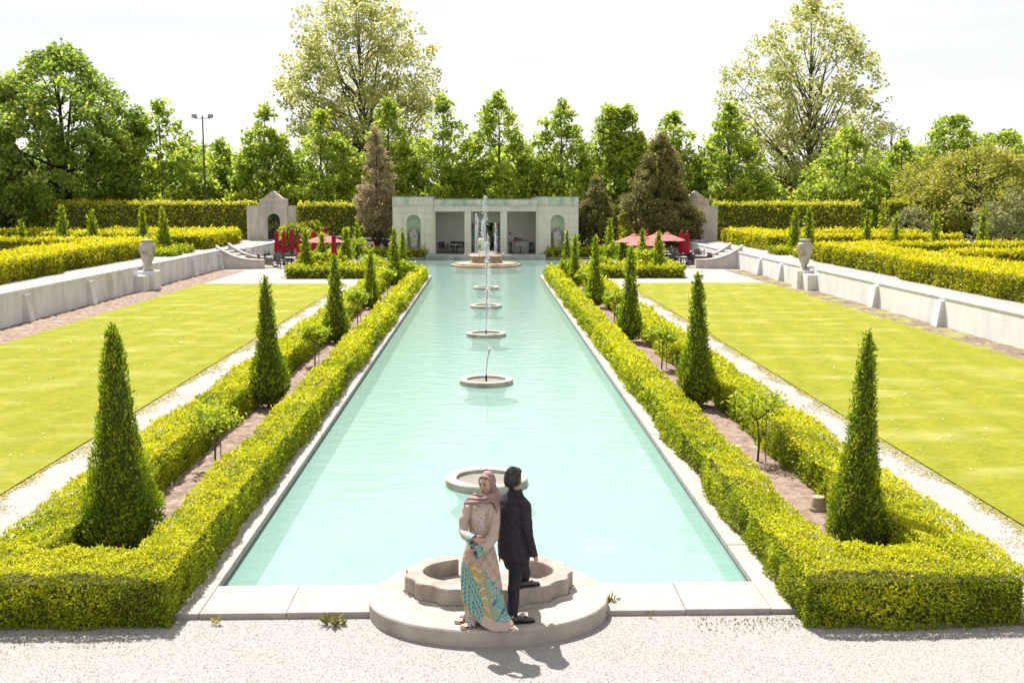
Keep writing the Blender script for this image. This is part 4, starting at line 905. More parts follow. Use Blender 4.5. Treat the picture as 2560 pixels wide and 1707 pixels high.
# ------------------------------------------------------------------ small standard shrubs with stakes
def standard(label, x, y, h, seed, wid=.42, group='young standard shrubs in the beds', n=700, stake=True):
    g = np.random.default_rng(3000+seed); t = thing('standard_shrub', label, 'shrub', (x, y, 0), group)
    d = math.hypot(x, y); L0 = max(.06, .0042*d); n = int(min(n, 2.2*4*math.pi*wid*wid*.6/(.3*L0*L0)))
    tb = MB(); top = Vector((x+g.normal()*.03, y, h*.62)); tb.tube([(x, y, -.03), (x+.02, y, h*.3), top], [.022, .02, .017], 6)
    ends = []
    for k in range(7):
        a = 2*math.pi*k/7+g.uniform(-.3, .3); e = Vector((x+wid*.75*math.cos(a), y+wid*.75*math.sin(a), h*(.78+.12*g.uniform()))); ends.append(e)
        tb.tube([top, (top+e)/2+Vector((0, 0, -.02)), e], [.013, .010, .005], 5)
    tb.build('stem', M['twig'], t, smooth=True)
    if stake: MB().tube([(x+.14, y-.05, -.05), (x+.12, y-.05, h*.95)], .011, 6).build('stake', M['stake'], t)
    if stake: MB().tube([(x+.0, y-.03, h*.42), (x+.14, y-.06, h*.43)], .006, 5).build('tie', M['black'], t)
    ci = np.array([tuple(e) for e in ends]+[(x, y, h*.93), (x+.1, y, h*.9), (x-.12, y+.05, h*.88)]); idx = g.integers(0, len(ci), n)
    p = ci[idx]+g.normal(size=(n, 3))*np.array([wid*.27, wid*.27, h*.075])
    leaf_mesh('crown', p, g.normal(size=(n, 3))+np.array([0, 0, .2]), g.normal(size=(n, 3))+np.array([0, 0, .8]), L0*g.uniform(.7, 1.4, n), L0*.55, .45+.28*g.normal(size=n), M['std'], t)
sl_ = [(19.4, 1.15, -4.93), (31.5, 1.16, -5.0), (41.3, 1.38, -4.9), (53.9, 1.32, -4.9)]; sr_ = [(19.7, 1.3, 5.05), (30.7, 1.2, 5.02), (42.6, 1.15, 5.05), (53.7, 1.32, 4.95), (62, 1.3, 4.6)]
for i, (y, h, x) in enumerate(sl_): standard('staked young shrub in the left poolside bed after the %s cone' % words[i], x, y, h, i)
for i, (y, h, x) in enumerate(sr_): standard('staked young shrub in the right poolside bed after the %s cone' % words[i], x, y, h, 10+i)
for i, (x, y, h, lb) in enumerate([(-11.0, 70.3, 1.35, 'bright young shrub between the two left bed corner cones'), (-7.0, 68.6, 1.05, 'bright round shrub in the far left bed before the side pool'), (7.4, 68.6, 1.1, 'bright round shrub in the far right bed before the side pool'), (10.6, 70.5, 1.4, 'large bright leafy shrub beside the right bed corner cone'),
                                   (-9.9, 84.6, 1.7, 'bright young shrub between the two left patio cones'), (9.5, 80.5, 1.6, 'bright young shrub between the two slim right cones'), (-4.6, 62.5, 1.2, 'bright shrub between the last two cones of the left bed'), (-8.0, 75.8, .9, 'low bright bush left of the left side pool')]):
    standard(lb, x, y, h, 30+i, wid=.55, stake=i < 2)
# ------------------------------------------------------------------ patio furniture
def chair_proto(name, metal, sling):
    t = thing(name, 'chair', 'chair', (0, 0, 0))
    for sx in (-1, 1):
        for y, top in ((-.24, .66), (.24, .46)):
            MB().tube([(sx*.26, y, 0), (sx*.25, y*.9, top)], .014, 6).build('leg', metal, t)
        MB().tube([(sx*.25, -.22, .655), (sx*.27, .05, .66), (sx*.25, .2, .6)], .016, 6).build('armrest', metal, t)
    MB().bbox(-.25, .25, -.24, .24, .42, .455, .01).build('seat', sling, t)
    mb = MB(); mb.rings([[(x, y, z) for x in (0,) for (x, y, z) in ((-.24, .22+o, zz), (.24, .22+o, zz), (.24, .25+o, zz), (-.24, .25+o, zz))] for zz, o in ((.46, 0), (.7, .04), (.92, .11))]).build('backrest', sling, t)
    return t
def table_proto(name, top, leg):
    t = thing(name, 'table', 'table', (0, 0, 0))
    MB().bbox(-.42, .42, -.42, .42, .70, .735, .01).build('table_top', top, t)
    MB().tube([(0, 0, .02), (0, 0, .70)], .035, 8).build('post', leg, t)
    MB().box(-.3, .3, -.04, .04, 0, .03).box(-.04, .04, -.3, .3, .0005, .029).build('foot', leg, t)
    return t
PROTO = {}
def inst(kind, maker, label, cat, group, x, y, z, rz):
    if kind not in PROTO: PROTO[kind] = maker(); o = PROTO[kind]
    else: o = copy_tree(PROTO[kind])
    o.location = (x, y, z); o.rotation_euler = (0, 0, rz); tag(o, label, cat, group); return o
mkc = lambda: chair_proto('patio_chair', M['black'], M['sling'])
mkt = lambda: table_proto('patio_table', M['pale'], M['black'])
mkg = lambda: chair_proto('grey_chair', M['greym'], M['greym'])
mkt2 = lambda: table_proto('cafe_table', M['pale'], M['black'])
g = random.Random(5)
TB = {-1: [(-15.2, 77.9), (-13.6, 76.6), (-15.0, 81.0), (-13.3, 80.2), (-15.6, 84.3), (-13.6, 84.6), (-14.6, 88.2), (-12.9, 88.0)], 1: [(15.4, 78.3), (13.8, 76.9), (15.2, 81.5), (13.3, 80.6), (15.7, 84.8), (13.8, 84.4), (14.6, 88.0)]}
for s, nm in ((-1, 'left'), (1, 'right')):
    for i, (x, y) in enumerate(TB[s]):
        wh = ('nearest the stair foot', 'at the front by the low hedge', 'second along the white wall', 'in the middle beside the bed hedge', 'third along the white wall', 'in the middle of the back half', 'at the back by the white wall', 'at the back by the bed hedge')[i]
        inst('t', mkt, 'square pale-topped %s patio table %s' % (nm, wh), 'table', '%s patio tables' % nm, x, y, 0, g.uniform(-.2, .2))
        for k in range(4 if i % 2 == 0 else 3):
            a = math.pi/2*k+g.uniform(-.25, .25)+.4
            inst('c', mkc, 'dark metal armchair at the %s patio table %s' % (nm, wh), 'chair', '%s patio chairs' % nm, x+.72*math.cos(a), y+.72*math.sin(a), 0, a-math.pi/2)
inst('g', mkg, 'single pale grey chair beside the left side pool hedge', 'chair', None, -9.0, 78.6, 0, -1.4)
# pavilion furniture
for i, (x, y, rz, lb) in enumerate([(-2.65, 89.9, 1.57+.2, 'grey metal chair facing left table in the pavilion left bay'), (-1.95, 89.9, -1.6, 'grey metal chair at the right of the left bay table'), (2.2, 89.7, 1.7, 'grey metal chair left of the table before the bar counter'), (3.55, 89.7, -1.57, 'grey metal chair right of the table before the bar counter')]):
    inst('g', mkg, lb, 'chair', 'grey pavilion chairs', x-(.15 if i == 0 else 0), y, PZ, rz)
inst('t2', mkt2, 'small pale table between two grey chairs in the left bay', 'table', 'pavilion tables', -2.35, 89.95, PZ, 0)
inst('t2', mkt2, 'small table between two grey chairs in the right bay', 'table', 'pavilion tables', 2.85, 89.75, PZ, 0)
for i, (x, y, rz) in enumerate([(-3.5, 91.2, .5), (-2.9, 91.6, -.5), (-2.2, 91.5, .2), (-1.6, 91.2, 2.0), (-3.6, 90.3, 1.2)]):
    inst('c', mkc, 'dark shaded armchair %s in the left bay of the pavilion' % ('far left against the wall', 'behind the hidden table', 'right of the hidden table', 'beside the left pier', 'in front by the left jamb')[i], 'chair', 'dark chairs inside the pavilion', x, y, PZ, rz)
inst('t2', mkt2, 'table half hidden among dark chairs in the left bay', 'table', 'pavilion tables', -2.7, 91.1, PZ, .1)
bc = thing('bar_counter', 'white bar counter with wooden top in the right bay of the pavilion', 'counter', (3.0, 91.3, PZ))
MB().box(2.35, 3.55, 91.0, 91.55, PZ, PZ+.98).build('counter_body', M['whitep'], bc); MB().bbox(2.3, 3.6, 90.95, 91.6, PZ+.98, PZ+1.03, .01).build('counter_top', M['wood'], bc)
bk = thing('basket', 'small wooden crate on the bar counter', 'crate', (2.85, 91.25, PZ+1.03)); MB().box(2.7, 3.02, 91.1, 91.35, PZ+1.03, PZ+1.20).build('crate_body', M['wood'], bk)
for z in (PZ+1.07, PZ+1.14): MB().box(2.69, 3.03, 91.085, 91.1, z, z+.04).build('slat', M['fence'], bk)
mc = thing('coffee_machine', 'dark machine on the left end of the bar counter', 'machine', (2.5, 91.25, PZ+1.03)); MB().bbox(2.38, 2.64, 91.1, 91.4, PZ+1.03, PZ+1.26, .04).build('machine_body', M['black'], mc); MB().box(2.42, 2.60, 91.06, 91.1, PZ+1.06, PZ+1.13).build('drip_tray', M['greym'], mc)
bn = thing('waste_bin', 'black bin beside the bar counter', 'bin', (3.85, 91.2, PZ)); MB().lathe([(.17, 0), (.2, .75), (.205, .78), (.16, .84), (.05, .86)], (3.82, 91.2, PZ), 16).build('bin_body', M['black'], bn); MB().lathe([(.07, .855), (.06, .875)], (3.82, 91.2, PZ), 12).build('bin_lid_knob', M['greym'], bn)
sr = thing('service_table', 'black iron table with folded red cloth left of the pavilion', 'table', (-9.6, 91.6, 0))
MB().bbox(-10.3, -9.0, 91.2, 92.0, .72, .75, .01).build('table_top', M['black'], sr)
for x in (-10.2, -9.1):
    for y in (91.3, 91.9): MB().tube([(x, y, 0), (x+.12, y, .35), (x, y, .73)], .02, 6).build('leg', M['black'], sr)
cl = thing('folded_cloth', 'crumpled red cloth lying on the black iron table', 'cloth', (-9.5, 91.6, .75)); mb = MB()
for k in range(9): mb.ell((-9.9+k*.11, 91.55+.1*math.sin(k*2), .80+.04*math.sin(k*1.7)), (.16, .2, .09), 8, 5)
voxel('cloth_heap', mb, .03, M['red'], cl, 2)
# low wall with lattice skirt and grey parapet left of the pavilion
lw = thing('ramp_wall', 'low sloping ramp wall with slatted skirt left of the pavilion', 'wall', (-11, 94.6, 0))
MB().rings([[(-16.5, y, z) for y, z in ((94.5, 1.62), (94.9, 1.62), (94.9, 1.72), (94.5, 1.72))], [(-7.7, y, z) for y, z in ((94.5, 1.22), (94.9, 1.22), (94.9, 1.32), (94.5, 1.32))]]).build('ramp_cap', M['whitep'], lw)
for k in range(44):
    x = -16.4+k*.2; zt = 1.62-(x+16.5)*.4/8.8; MB().box(x, x+.12, 94.6, 94.68, 0, zt-.02).build('slat', M['fence'], lw)
gw = thing('grey_parapet', 'low grey rendered parapet behind the iron table', 'wall', (-9.5, 93.6, 0))
MB().bbox(-10.6, -7.65, 93.3, 93.6, 0, 1.08, .015).build('tall_parapet', M['stone'], gw); MB().bbox(-11.9, -10.62, 93.3, 93.6, 0, .72, .015).build('low_parapet', M['stone'], gw)
du = thing('dark_urn', 'dark tall jar between two cones on the left patio', 'urn', (-10.75, 90, 0)); dp = P(871, 562, Y=90)
MB().bbox(dp.x-.3, dp.x+.3, 89.7, 90.3, 0, .75, .02).build('plinth', M['stone'], du)
MB().lathe([(.16, .75), (.16, .8), (.2, .9), (.32, 1.5), (.36, 1.9), (.3, 2.2), (.22, 2.28), (.22, 2.33), (.28, 2.38), (.27, 2.44), (.2, 2.46)], (dp.x, 90, 0), 24).build('jar_body', M['urnd'], du, smooth=True)
for k, (x, y) in enumerate([(9.3, 90.4)]):
    pq = thing('stone_plinth', 'small pale stone plinth right of the pavilion', 'plinth', (x, y, 0)); MB().bbox(x-.3, x+.3, y-.3, y+.3, 0, .95, .02).build('plinth_body', M['stone'], pq); MB().bbox(x-.38, x+.38, y-.38, y+.38, .95, 1.03, .02).build('plinth_cap', M['whitep'], pq)

# umbrellas
def closed_umb():
    t = thing('closed_umbrella', 'u', 'umbrella', (0, 0, 0))
    MB().tube([(0, 0, 0), (0, 0, 2.5)], .022, 8).build('pole', M['black'], t)
    MB().lathe([(.26, 0), (.26, .05), (.08, .09), (.05, .3)], (0, 0, 0), 16).build('base', M['black'], t)
    MB().lathe([(.17, .86), (.20, .90), (.19, 1.1), (.165, 1.35), (.15, 1.6), (.125, 1.9), (.13, 2.15), (.15, 2.2), (.10, 2.3), (.05, 2.44), (.02, 2.48)], (0, 0, 0), 48, 8, .16).build('canopy', M['red'], t, smooth=True)
    MB().lathe([(.03, 2.46), (.045, 2.5), (.02, 2.56), (.005, 2.6)], (0, 0, 0), 10).build('finial', M['greym'], t)
    return t
def open_umb():
    t = thing('open_umbrella', 'u', 'umbrella', (0, 0, 0))
    MB().tube([(0, 0, 0), (0, 0, 2.45)], .025, 8).build('pole', M['black'], t)
    MB().lathe([(.28, 0), (.28, .05), (.08, .09), (.05, .3)], (0, 0, 0), 16).build('base', M['black'], t)
    mb = MB(); n = 8; tip = (0, 0, 2.42); vs = [tip]; fs = []
    R1 = 1.42; K = 6
    for i in range(n):
        for j in range(K):
            for q in range(5):
                pass
    pts = []
    for r_i in range(1, 7):
        for j in range(48):
            a = 2*math.pi*j/48; f = math.cos(math.pi/8)/math.cos((a % (math.pi/4))-math.pi/8); rr = R1*r_i/6
            sag = .05*(r_i/6)*math.sin(4*a)**2
            vs.append((rr*f*math.cos(a), rr*f*math.sin(a), 2.42-.52*(r_i/6)**1.05-sag*.6))
    for j in range(48): fs.append((0, 1+j, 1+(j+1) % 48))
    for r_i in range(5):
        for j in range(48):
            a0 = 1+r_i*48+j; a1 = 1+r_i*48+(j+1) % 48; fs.append((a0, a0+48, a1+48, a1))
    mb.add(vs, fs).build('canopy', M['redlit'], t)
    MB().lathe([(.26, 2.36), (.2, 2.41), (.1, 2.46), (.03, 2.49)], (0, 0, 0), 16, 8, .05).build('vent_cap', M['redlit'], t)
    MB().lathe([(.03, 2.47), (.045, 2.52), (.02, 2.57), (.005, 2.6)], (0, 0, 0), 10).build('finial', M['greym'], t)
    for i in range(8):
        a = 2*math.pi*i/8; MB().tube([(0, 0, 2.36), (1.38*math.cos(a), 1.38*math.sin(a), 1.86)], .010, 5).build('rib', M['black'], t)
    return t
cu = [(691, 571.5, 2.6, 'closed red umbrella left-most on the left patio'), (708.5, 572.5, 2.6, 'closed red umbrella second from left on the left patio'), (728, 568.5, 2.6, 'closed red umbrella before the large rounded bush'), (746.7, 581.5, 2.55, 'closed red umbrella nearest the camera on the left patio'),
      (782.4, 573, 2.6, 'closed red umbrella right beside the front cone of the left bed'), (812.5, 563.5, 2.6, 'closed red umbrella rising behind the open umbrella'), (834, 579, 2.55, 'closed red umbrella right of the open one on the left patio'), (798.5, 571.5, 2.6, 'closed red umbrella mostly hidden behind the second left cone'),
      (1704, 572.5, 2.6, 'left closed red umbrella of the pair by the right stone gate'), (1718, 574.5, 2.6, 'right closed red umbrella of the pair by the right stone gate'), (1619, 571, 2.6, 'right closed red umbrella of the pair behind the open ones'), (1610.5, 572, 2.6, 'left closed red umbrella of the pair behind the open ones')]
for i, (px, py, z, lb) in enumerate(cu):
    q = P(px, py, z); inst('cu', closed_umb, lb, 'umbrella', 'closed red umbrellas', q.x, q.y, z-2.6, i*.7)
ou = [(810.4, 579.5, 2.5, 'single open pale red umbrella on the left patio'), (1585, 580, 2.42, 'leftmost open pale red umbrella on the right patio'), (1644.5, 576, 2.55, 'open pale red umbrella at the back of the right patio group'), (1668, 576.5, 2.5, 'rightmost open pale red umbrella on the right patio'), (1614.5, 587, 2.3, 'front open pale red umbrella of the right patio group')]
for i, (px, py, z, lb) in enumerate(ou):
    q = P(px, py, z); inst('ou', open_umb, lb, 'umbrella', 'open umbrellas', q.x, q.y, z-2.6, .2+i*.5)

# lamp post
q = P(506, 292, Y=104); lp = thing('floodlight_pole', 'tall thin pole with two floodlights behind the left hedge', 'lamp post', (q.x, 104, 0))
MB().tube([(q.x, 104, 0), (q.x, 104, q.z*.6), (q.x, 104, q.z+.1)], [.13, .09, .06], 8).build('pole', M['steel'], lp)
MB().tube([(q.x-.75, 104, q.z-.15), (q.x+.75, 104, q.z-.15)], .04, 6).build('cross_arm', M['steel'], lp)
for s in (-1, 1):
    f = MB().bbox(q.x+s*.75-.22, q.x+s*.75+.22, 103.8, 104.1, q.z-.1, q.z+.22, .03).build('floodlight', M['steel'], lp)
    MB().box(q.x+s*.75-.18, q.x+s*.75+.18, 103.785, 103.8, q.z-.06, q.z+.18).build('lens', M['lens'], f)

# upturned pot in the right bed
q = P(2045, 1275, 0.02); pt = thing('plant_pot', 'upturned cream plastic flower pot lying in the right soil bed', 'flower pot', (q.x, q.y, 0))
MB().lathe([(.135, 0), (.135, .05), (.125, .055), (.095, .215), (.085, .225), (.02, .225)], (q.x, q.y, .02), 28).build('pot_body', M['pot'], pt, smooth=False)
MB().lathe([(.014, .226), (.014, .229)], (q.x, q.y, .02), 10).build('drain_hole', M['black'], pt)

# weeds at the coping, daisies in the lawn, straw along the lawn edge, loose gravel
def tuft(label, x, y, z, r, n, mt, seed, ln=.09, name='weed'):
    g = np.random.default_rng(seed); t = thing(name, label, 'weed', (x, y, z)); a = g.uniform(0, 6.28, n); q = g.uniform(0, 1, n)**.7*r
    p = np.stack([x+q*np.cos(a), y+q*np.sin(a)*.7, z+.01+g.uniform(.0, .07, n)], 1); ax = np.stack([np.cos(a)*.7, np.sin(a)*.7, g.uniform(.4, 1.4, n)], 1)
    leaf_mesh('leaves', p, ax, g.normal(size=(n, 3))*.4+np.array([0, 0, 1]), ln*g.uniform(.6, 1.4, n), ln*.3, g.uniform(0, 1, n), mt, t)
q = P(835, 1562, 0); tuft('dandelion weed growing at the left front coping edge', q.x, q.y, 0, .13, 46, M['weed'], 1, .13)
q = P(1526, 1500, .07); tuft('green weed in the joint right of the round platform', q.x, q.y, 0.03, .10, 60, M['weed'], 2, .07)
q = P(1506, 1548, 0); tuft('small weed at the right foot of the round platform', q.x, q.y, 0, .07, 26, M['weed'], 3, .05)
q = P(540, 1560, 0); tuft('dry straw tuft below the left coping corner', q.x, q.y, 0, .06, 22, M['straw'], 4, .07)
q = P(1625, 1544, 0); tuft('tiny bright weed at the right front coping', q.x, q.y, 0, .03, 10, M['weed'], 5, .06)
q = P(255, 1392, .5); tuft('pale leafy weed poking above the front left hedge', q.x, q.y, .52, .09, 40, M['std'], 6, .12)
g = np.random.default_rng(8)
n = 560; x = np.concatenate([g.uniform(3.9, 6.5, n//2)*g.choice([-1, 1], n//2), g.uniform(2.4, 4.6, n//2)]); y = np.where(np.arange(n) < n//2, g.uniform(11.5, 11.98, n), 12.2-abs(g.normal(size=n))*.22)
p = np.stack([x, y, np.full(n, .012)], 1)
tag(leaf_mesh('ground_weeds', p, g.normal(size=(n, 3))+np.array([0, 0, .7]), g.normal(size=(n, 3))*.5+np.array([0, 0, 1]), .035*g.uniform(.5, 1.5, n), .016, g.uniform(0, 1, n), M['weed'], None), 'scattered small weeds in the gravel at hedge and coping feet', 'weeds', kind='stuff')
n = 420; s = g.choice([-1, 1], n); p = np.stack([s*g.uniform(8.3, 16, n), 14+48*g.uniform(size=n)**1.3, np.full(n, .075)], 1)
tag(leaf_mesh('daisies', p, g.normal(size=(n, 3))*np.array([1, 1, .1]), np.tile([0, 0, 1.0], (n, 1)), .03+.0012*p[:,1], .03+.0012*p[:,1], g.uniform(0, 1, n), M['daisy'], None), 'tiny white daisies sprinkled over both lawns', 'flowers', kind='stuff')
# straw-coloured grass creeping over the lawn edge, lying almost flat
N = 16000; s = g.choice([-1, 1], N); yy = 11+51*g.uniform(size=N)**1.5; off = np.abs(g.normal(size=N))*.14*np.clip(.9+.7*np.sin(yy*1.3+s)+.5*np.sin(yy*3.1), .15, 3); p = np.stack([s*(8.04-off), yy, np.full(N, .012)], 1)
tag(leaf_mesh('grass_fringe', p, g.normal(size=(N, 3))*np.array([1, 1, .12]), np.array([0, 0, 1.0])+g.normal(size=(N, 3))*.25, .04+.0016*yy, .014+.0006*yy, .5+.3*g.normal(size=N), M['straw'], None, droop=0.0), 'yellowing grass fringe creeping from the lawns onto the gravel path', 'grass', kind='stuff')
# loose stones in the front gravel
N = 34000; v0 = np.array([(1, 0, 0), (-.5, .87, 0), (-.5, -.87, 0), (.1, .05, .8)]); x = g.uniform(-6.2, 6.6, N); y = 10.1+2.3*g.uniform(size=N)
keep = ~(((x-.02)/1.43)**2+((y-12.45)/1.07)**2 < 1) & ~((np.abs(x) > 3.64) & (y > 12.0)) & ~((np.abs(x) < 3.85) & (y > 12.28)); x = x[keep]; y = y[keep]; N = len(x)
r = g.uniform(.005, .012, N); a = g.uniform(0, 6.28, N); V = np.zeros((N, 4, 3))
for k in range(4):
    V[:,k,0] = x+r*(v0[k,0]*np.cos(a)-v0[k,1]*np.sin(a)); V[:,k,1] = y+r*(v0[k,0]*np.sin(a)+v0[k,1]*np.cos(a)); V[:,k,2] = .001+r*v0[k,2]*g.uniform(.35, .8, N)
F4 = (np.arange(N)[:, None, None]*4+np.array([(0, 1, 3), (1, 2, 3), (2, 0, 3)])[None]).reshape(-1, 3)
me = bpy.data.meshes.new('gravel_stones'); me.from_pydata(V.reshape(-1, 3).tolist(), [], F4.tolist())
tag(put('gravel_stones', me, M['gravel_stone']), 'loose pale gravel stones in front of the pool', 'gravel', kind='stuff')
# ------------------------------------------------------------------ people
def Z(zx, zy, Y): return P(880+zx/3.1353, 1140+zy/3.1353, Y=Y)
def loft(mb, secs, ax, ay, seg=20):
    """rings of (centre, half width along ax, half depth along ay)"""
    ax = Vector(ax).normalized(); ay = Vector(ay).normalized(); rs = []
    for c, rx, ry in secs: rs.append([Vector(c)+ax*(rx*math.cos(2*math.pi*j/seg))+ay*(ry*math.sin(2*math.pi*j/seg)) for j in range(seg)])
    mb.rings(rs); return mb
def flatmat(name, c1, c2=None, rough=.8, sc=40, bump=0, spec=.3): return mat(name, c1, c2 or tuple(x*.85 for x in c1), rough, sc, bump, sc*2, spec=spec, dist=.004)
SKIN = mat('skin', (0.40, 0.245, 0.18), (0.44, 0.275, 0.21), .55, 14, spec=.35)
SKINM = mat('skin_tan', (0.33, 0.185, 0.13), (0.37, 0.215, 0.155), .55, 14, spec=.35)
HAIR = flatmat('dark_hair', (0.012, 0.010, 0.010), (0.022, 0.018, 0.016), .55, 60, .3, spec=.4)
def vcolmat(name, rough=.75):
    m = bpy.data.materials.new(name); m.use_nodes = True; b = m.node_tree.nodes['Principled BSDF']; b.inputs['Roughness'].default_value = rough; b.inputs['Specular IOR Level'].default_value = .25
    a = m.node_tree.nodes.new('ShaderNodeVertexColor'); a.layer_name = 'print'; m.node_tree.links.new(a.outputs['Color'], b.inputs['Base Color']); return m
def hand(mb, wrist, palm_dir, flex, side, size=1.0, curl=.5, spread=.22):
    """palm and five unequal bent fingers; palm_dir = wrist to knuckles, flex = towards the palm's inside, side = thumb side"""
    d = Vector(palm_dir).normalized(); s = Vector(side); s = (s-d*s.dot(d)).normalized(); f = d.cross(s)
    if f.dot(Vector(flex)) < 0: f = -f
    w = Vector(wrist); k = .001*size
    c0 = w; c1 = w+d*35*k; c2 = w+d*75*k; c3 = w+d*92*k
    rs = []
    for c, a, b in ((w-d*20*k, 22, 17), (c0, 24, 16), (c1, 36, 15), (c2, 40, 13), (c3, 36, 9)):
        rs.append([c+s*(a*k*math.cos(2*math.pi*j/14))+f*(b*k*math.sin(2*math.pi*j/14)) for j in range(14)])
    mb.rings(rs)
    for i, (off, ln) in enumerate(((28, 68), (9, 76), (-10, 70), (-28, 54))):
        b0 = w+d*82*k+s*off*k; dd = (d+s*(spread*off/40)).normalized(); q = curl*(1+.12*i)
        p1 = b0+(dd*math.cos(q*.5)+f*math.sin(q*.5))*ln*.45*k; p2 = p1+(dd*math.cos(q*1.2)+f*math.sin(q*1.2))*ln*.33*k; p3 = p2+(dd*math.cos(q*1.8)+f*math.sin(q*1.8))*ln*.25*k
        mb.tube([b0-dd*10*k, b0, p1, p2, p3], [9*k, 9.2*k, 8.4*k, 7.6*k, 5.5*k], 8)
    b0 = w+d*28*k+s*30*k; t1 = b0+(s*.75+d*.65+f*.25).normalized()*32*k; t2 = t1+(d*.9+s*.25+f*.35).normalized()*28*k; t3 = t2+(d*.95+f*.3).normalized()*16*k
    mb.tube([b0-s*12*k, b0, t1, t2, t3], [12*k, 12*k, 10*k, 9*k, 6.5*k], 8)

# ---- man in dark suit, seen from behind
fM = Vector((.62, .78, 0)).normalized(); rM = Vector((fM.y, -fM.x, 0))
man = thing('person', 'person with short black hair in dark navy suit, back turned, foot on basin', 'person', (.42, 11.85, .2))
yM = 11.92
mb = MB()
hc = Z(1270, 165, yM+.02); hf = Vector((.60, .80, .0)).normalized(); hr = Vector((hf.y, -hf.x, 0)); RH = Matrix((hr, hf, Vector((0, 0, 1)))).transposed()
mb.ell(hc, (.074, .095, .115), 18, 14, RH); mb.ell(hc+hf*.045+Vector((0, 0, -.055)), (.055, .055, .06), 14, 10, RH)      # skull, jaw
mb.tube([hc+hf*.085+Vector((0, 0, .01)), hc+hf*.112+Vector((0, 0, -.025)), hc+hf*.092+Vector((0, 0, -.04))], [.010, .014, .010], 7)   # nose
for sd in (-1, 1): mb.ell(hc+hr*sd*.080-hf*.0+Vector((0, 0, -.012)), (.012, .02, .032), 10, 8, RH)      # ears
nk = Z(1280, 262, yM-.02); mb.tube([hc+Vector((0, 0, -.06))-hf*.02, nk+Vector((0, 0, .03)), nk+Vector((0, 0, -.06))], [.055, .056, .062], 14)
loft(mb, [(nk+Vector((0, 0, -.04)), .07, .06), (Z(1252, 380, yM), .15, .09), (Z(1245, 580, yM), .13, .085), (Z(1268, 790, yM), .13, .09)], rM, fM)
shR = Z(1352, 372, yM-.11); elR = Z(1378, 585, yM-.12); wrR = Z(1430, 765, yM-.06)
mb.tube([shR, elR, wrR], [.045, .038, .026], 10)
hand(mb, wrR+Vector((0, 0, .01)), (Z(1452, 850, yM-.04)-wrR), fM*.4-rM*.8, fM, 1.0, .55)
shL = Z(1165, 345, yM+.13); elL = Z(1180, 560, yM+.22); wrL = Z(1215, 735, yM+.26)
mb.tube([shL, elL, wrL], [.045, .038, .026], 10); hand(mb, wrL, Vector((.1, .1, -1)), fM, fM, 1.0, .6)
hpR = Z(1288, 800, yM-.07); knR = Z(1268, 1030, yM-.14); anR = Z(1256, 1262, 11.66)
hpL = Z(1305, 800, yM+.08); knL = Z(1352, 905, yM+.20); anL = Z(1340, 985, 12.32)
mb.tube([hpR, Z(1282, 900, yM-.08), knR, anR], [.06, .055, .045, .034], 10); mb.tube([hpL, Z(1335, 860, yM+.14), knL, anL], [.06, .055, .045, .034], 10)
voxel('body', mb, .0062, SKINM, man, 3)
SUIT = mat('navy_suit', (0.018, 0.015, 0.022), (0.03, 0.025, 0.035), .75, 18, .25, 160, spec=.25, dist=.002)
SUIT2 = mat('navy_trousers', (0.014, 0.012, 0.018), (0.022, 0.019, 0.027), .75, 18, .25, 160, spec=.25, dist=.002)
mb = MB()
loft(mb, [(Z(1284, 256, yM-.02), .066, .062), (Z(1280, 278, yM-.02), .085, .075), (Z(1266, 312, yM), .145, .095), (Z(1255, 345, yM), .185, .112), (Z(1247, 400, yM), .198, .128), (Z(1243, 470, yM), .190, .13), (Z(1243, 550, yM), .172, .122), (Z(1247, 620, yM), .172, .122),
          (Z(1257, 700, yM), .186, .132), (Z(1268, 775, yM), .198, .14), (Z(1271, 800, yM), .20, .142)], rM, fM, 28)
mb.tube([Z(1320, 345, yM-.09), Z(1358, 385, yM-.12), Z(1366, 480, yM-.13), elR, Z(1400, 680, yM-.1), Z(1428, 778, yM-.06)], [.065, .070, .064, .058, .052, .047], 14)
mb.tube([Z(1190, 330, yM+.1), Z(1163, 370, yM+.14), Z(1170, 470, yM+.18), elL, wrL], [.065, .068, .062, .056, .048], 14)
voxel('jacket', mb, .009, SUIT, man, 5)
jk = [o for o in man.children if o.name.startswith('jacket')][0]
# cloth creases in the jacket as real relief
def crumple(o, amp, k, seed):
    me = o.data; n = len(me.vertices); co = np.zeros(n*3, np.float32); me.vertices.foreach_get('co', co); co = co.reshape(-1, 3)
    no = np.zeros(n*3, np.float32); me.vertices.foreach_get('normal', no); no = no.reshape(-1, 3)
    q = co.copy(); q[:,2] *= 1.6
    co += no*(amp*(wob(q, k, seed)+.6*wob(q, k*2.3, seed+1)))[:, None]; me.vertices.foreach_set('co', co.ravel()); me.update()
crumple(jk, .0035, 16, 3)
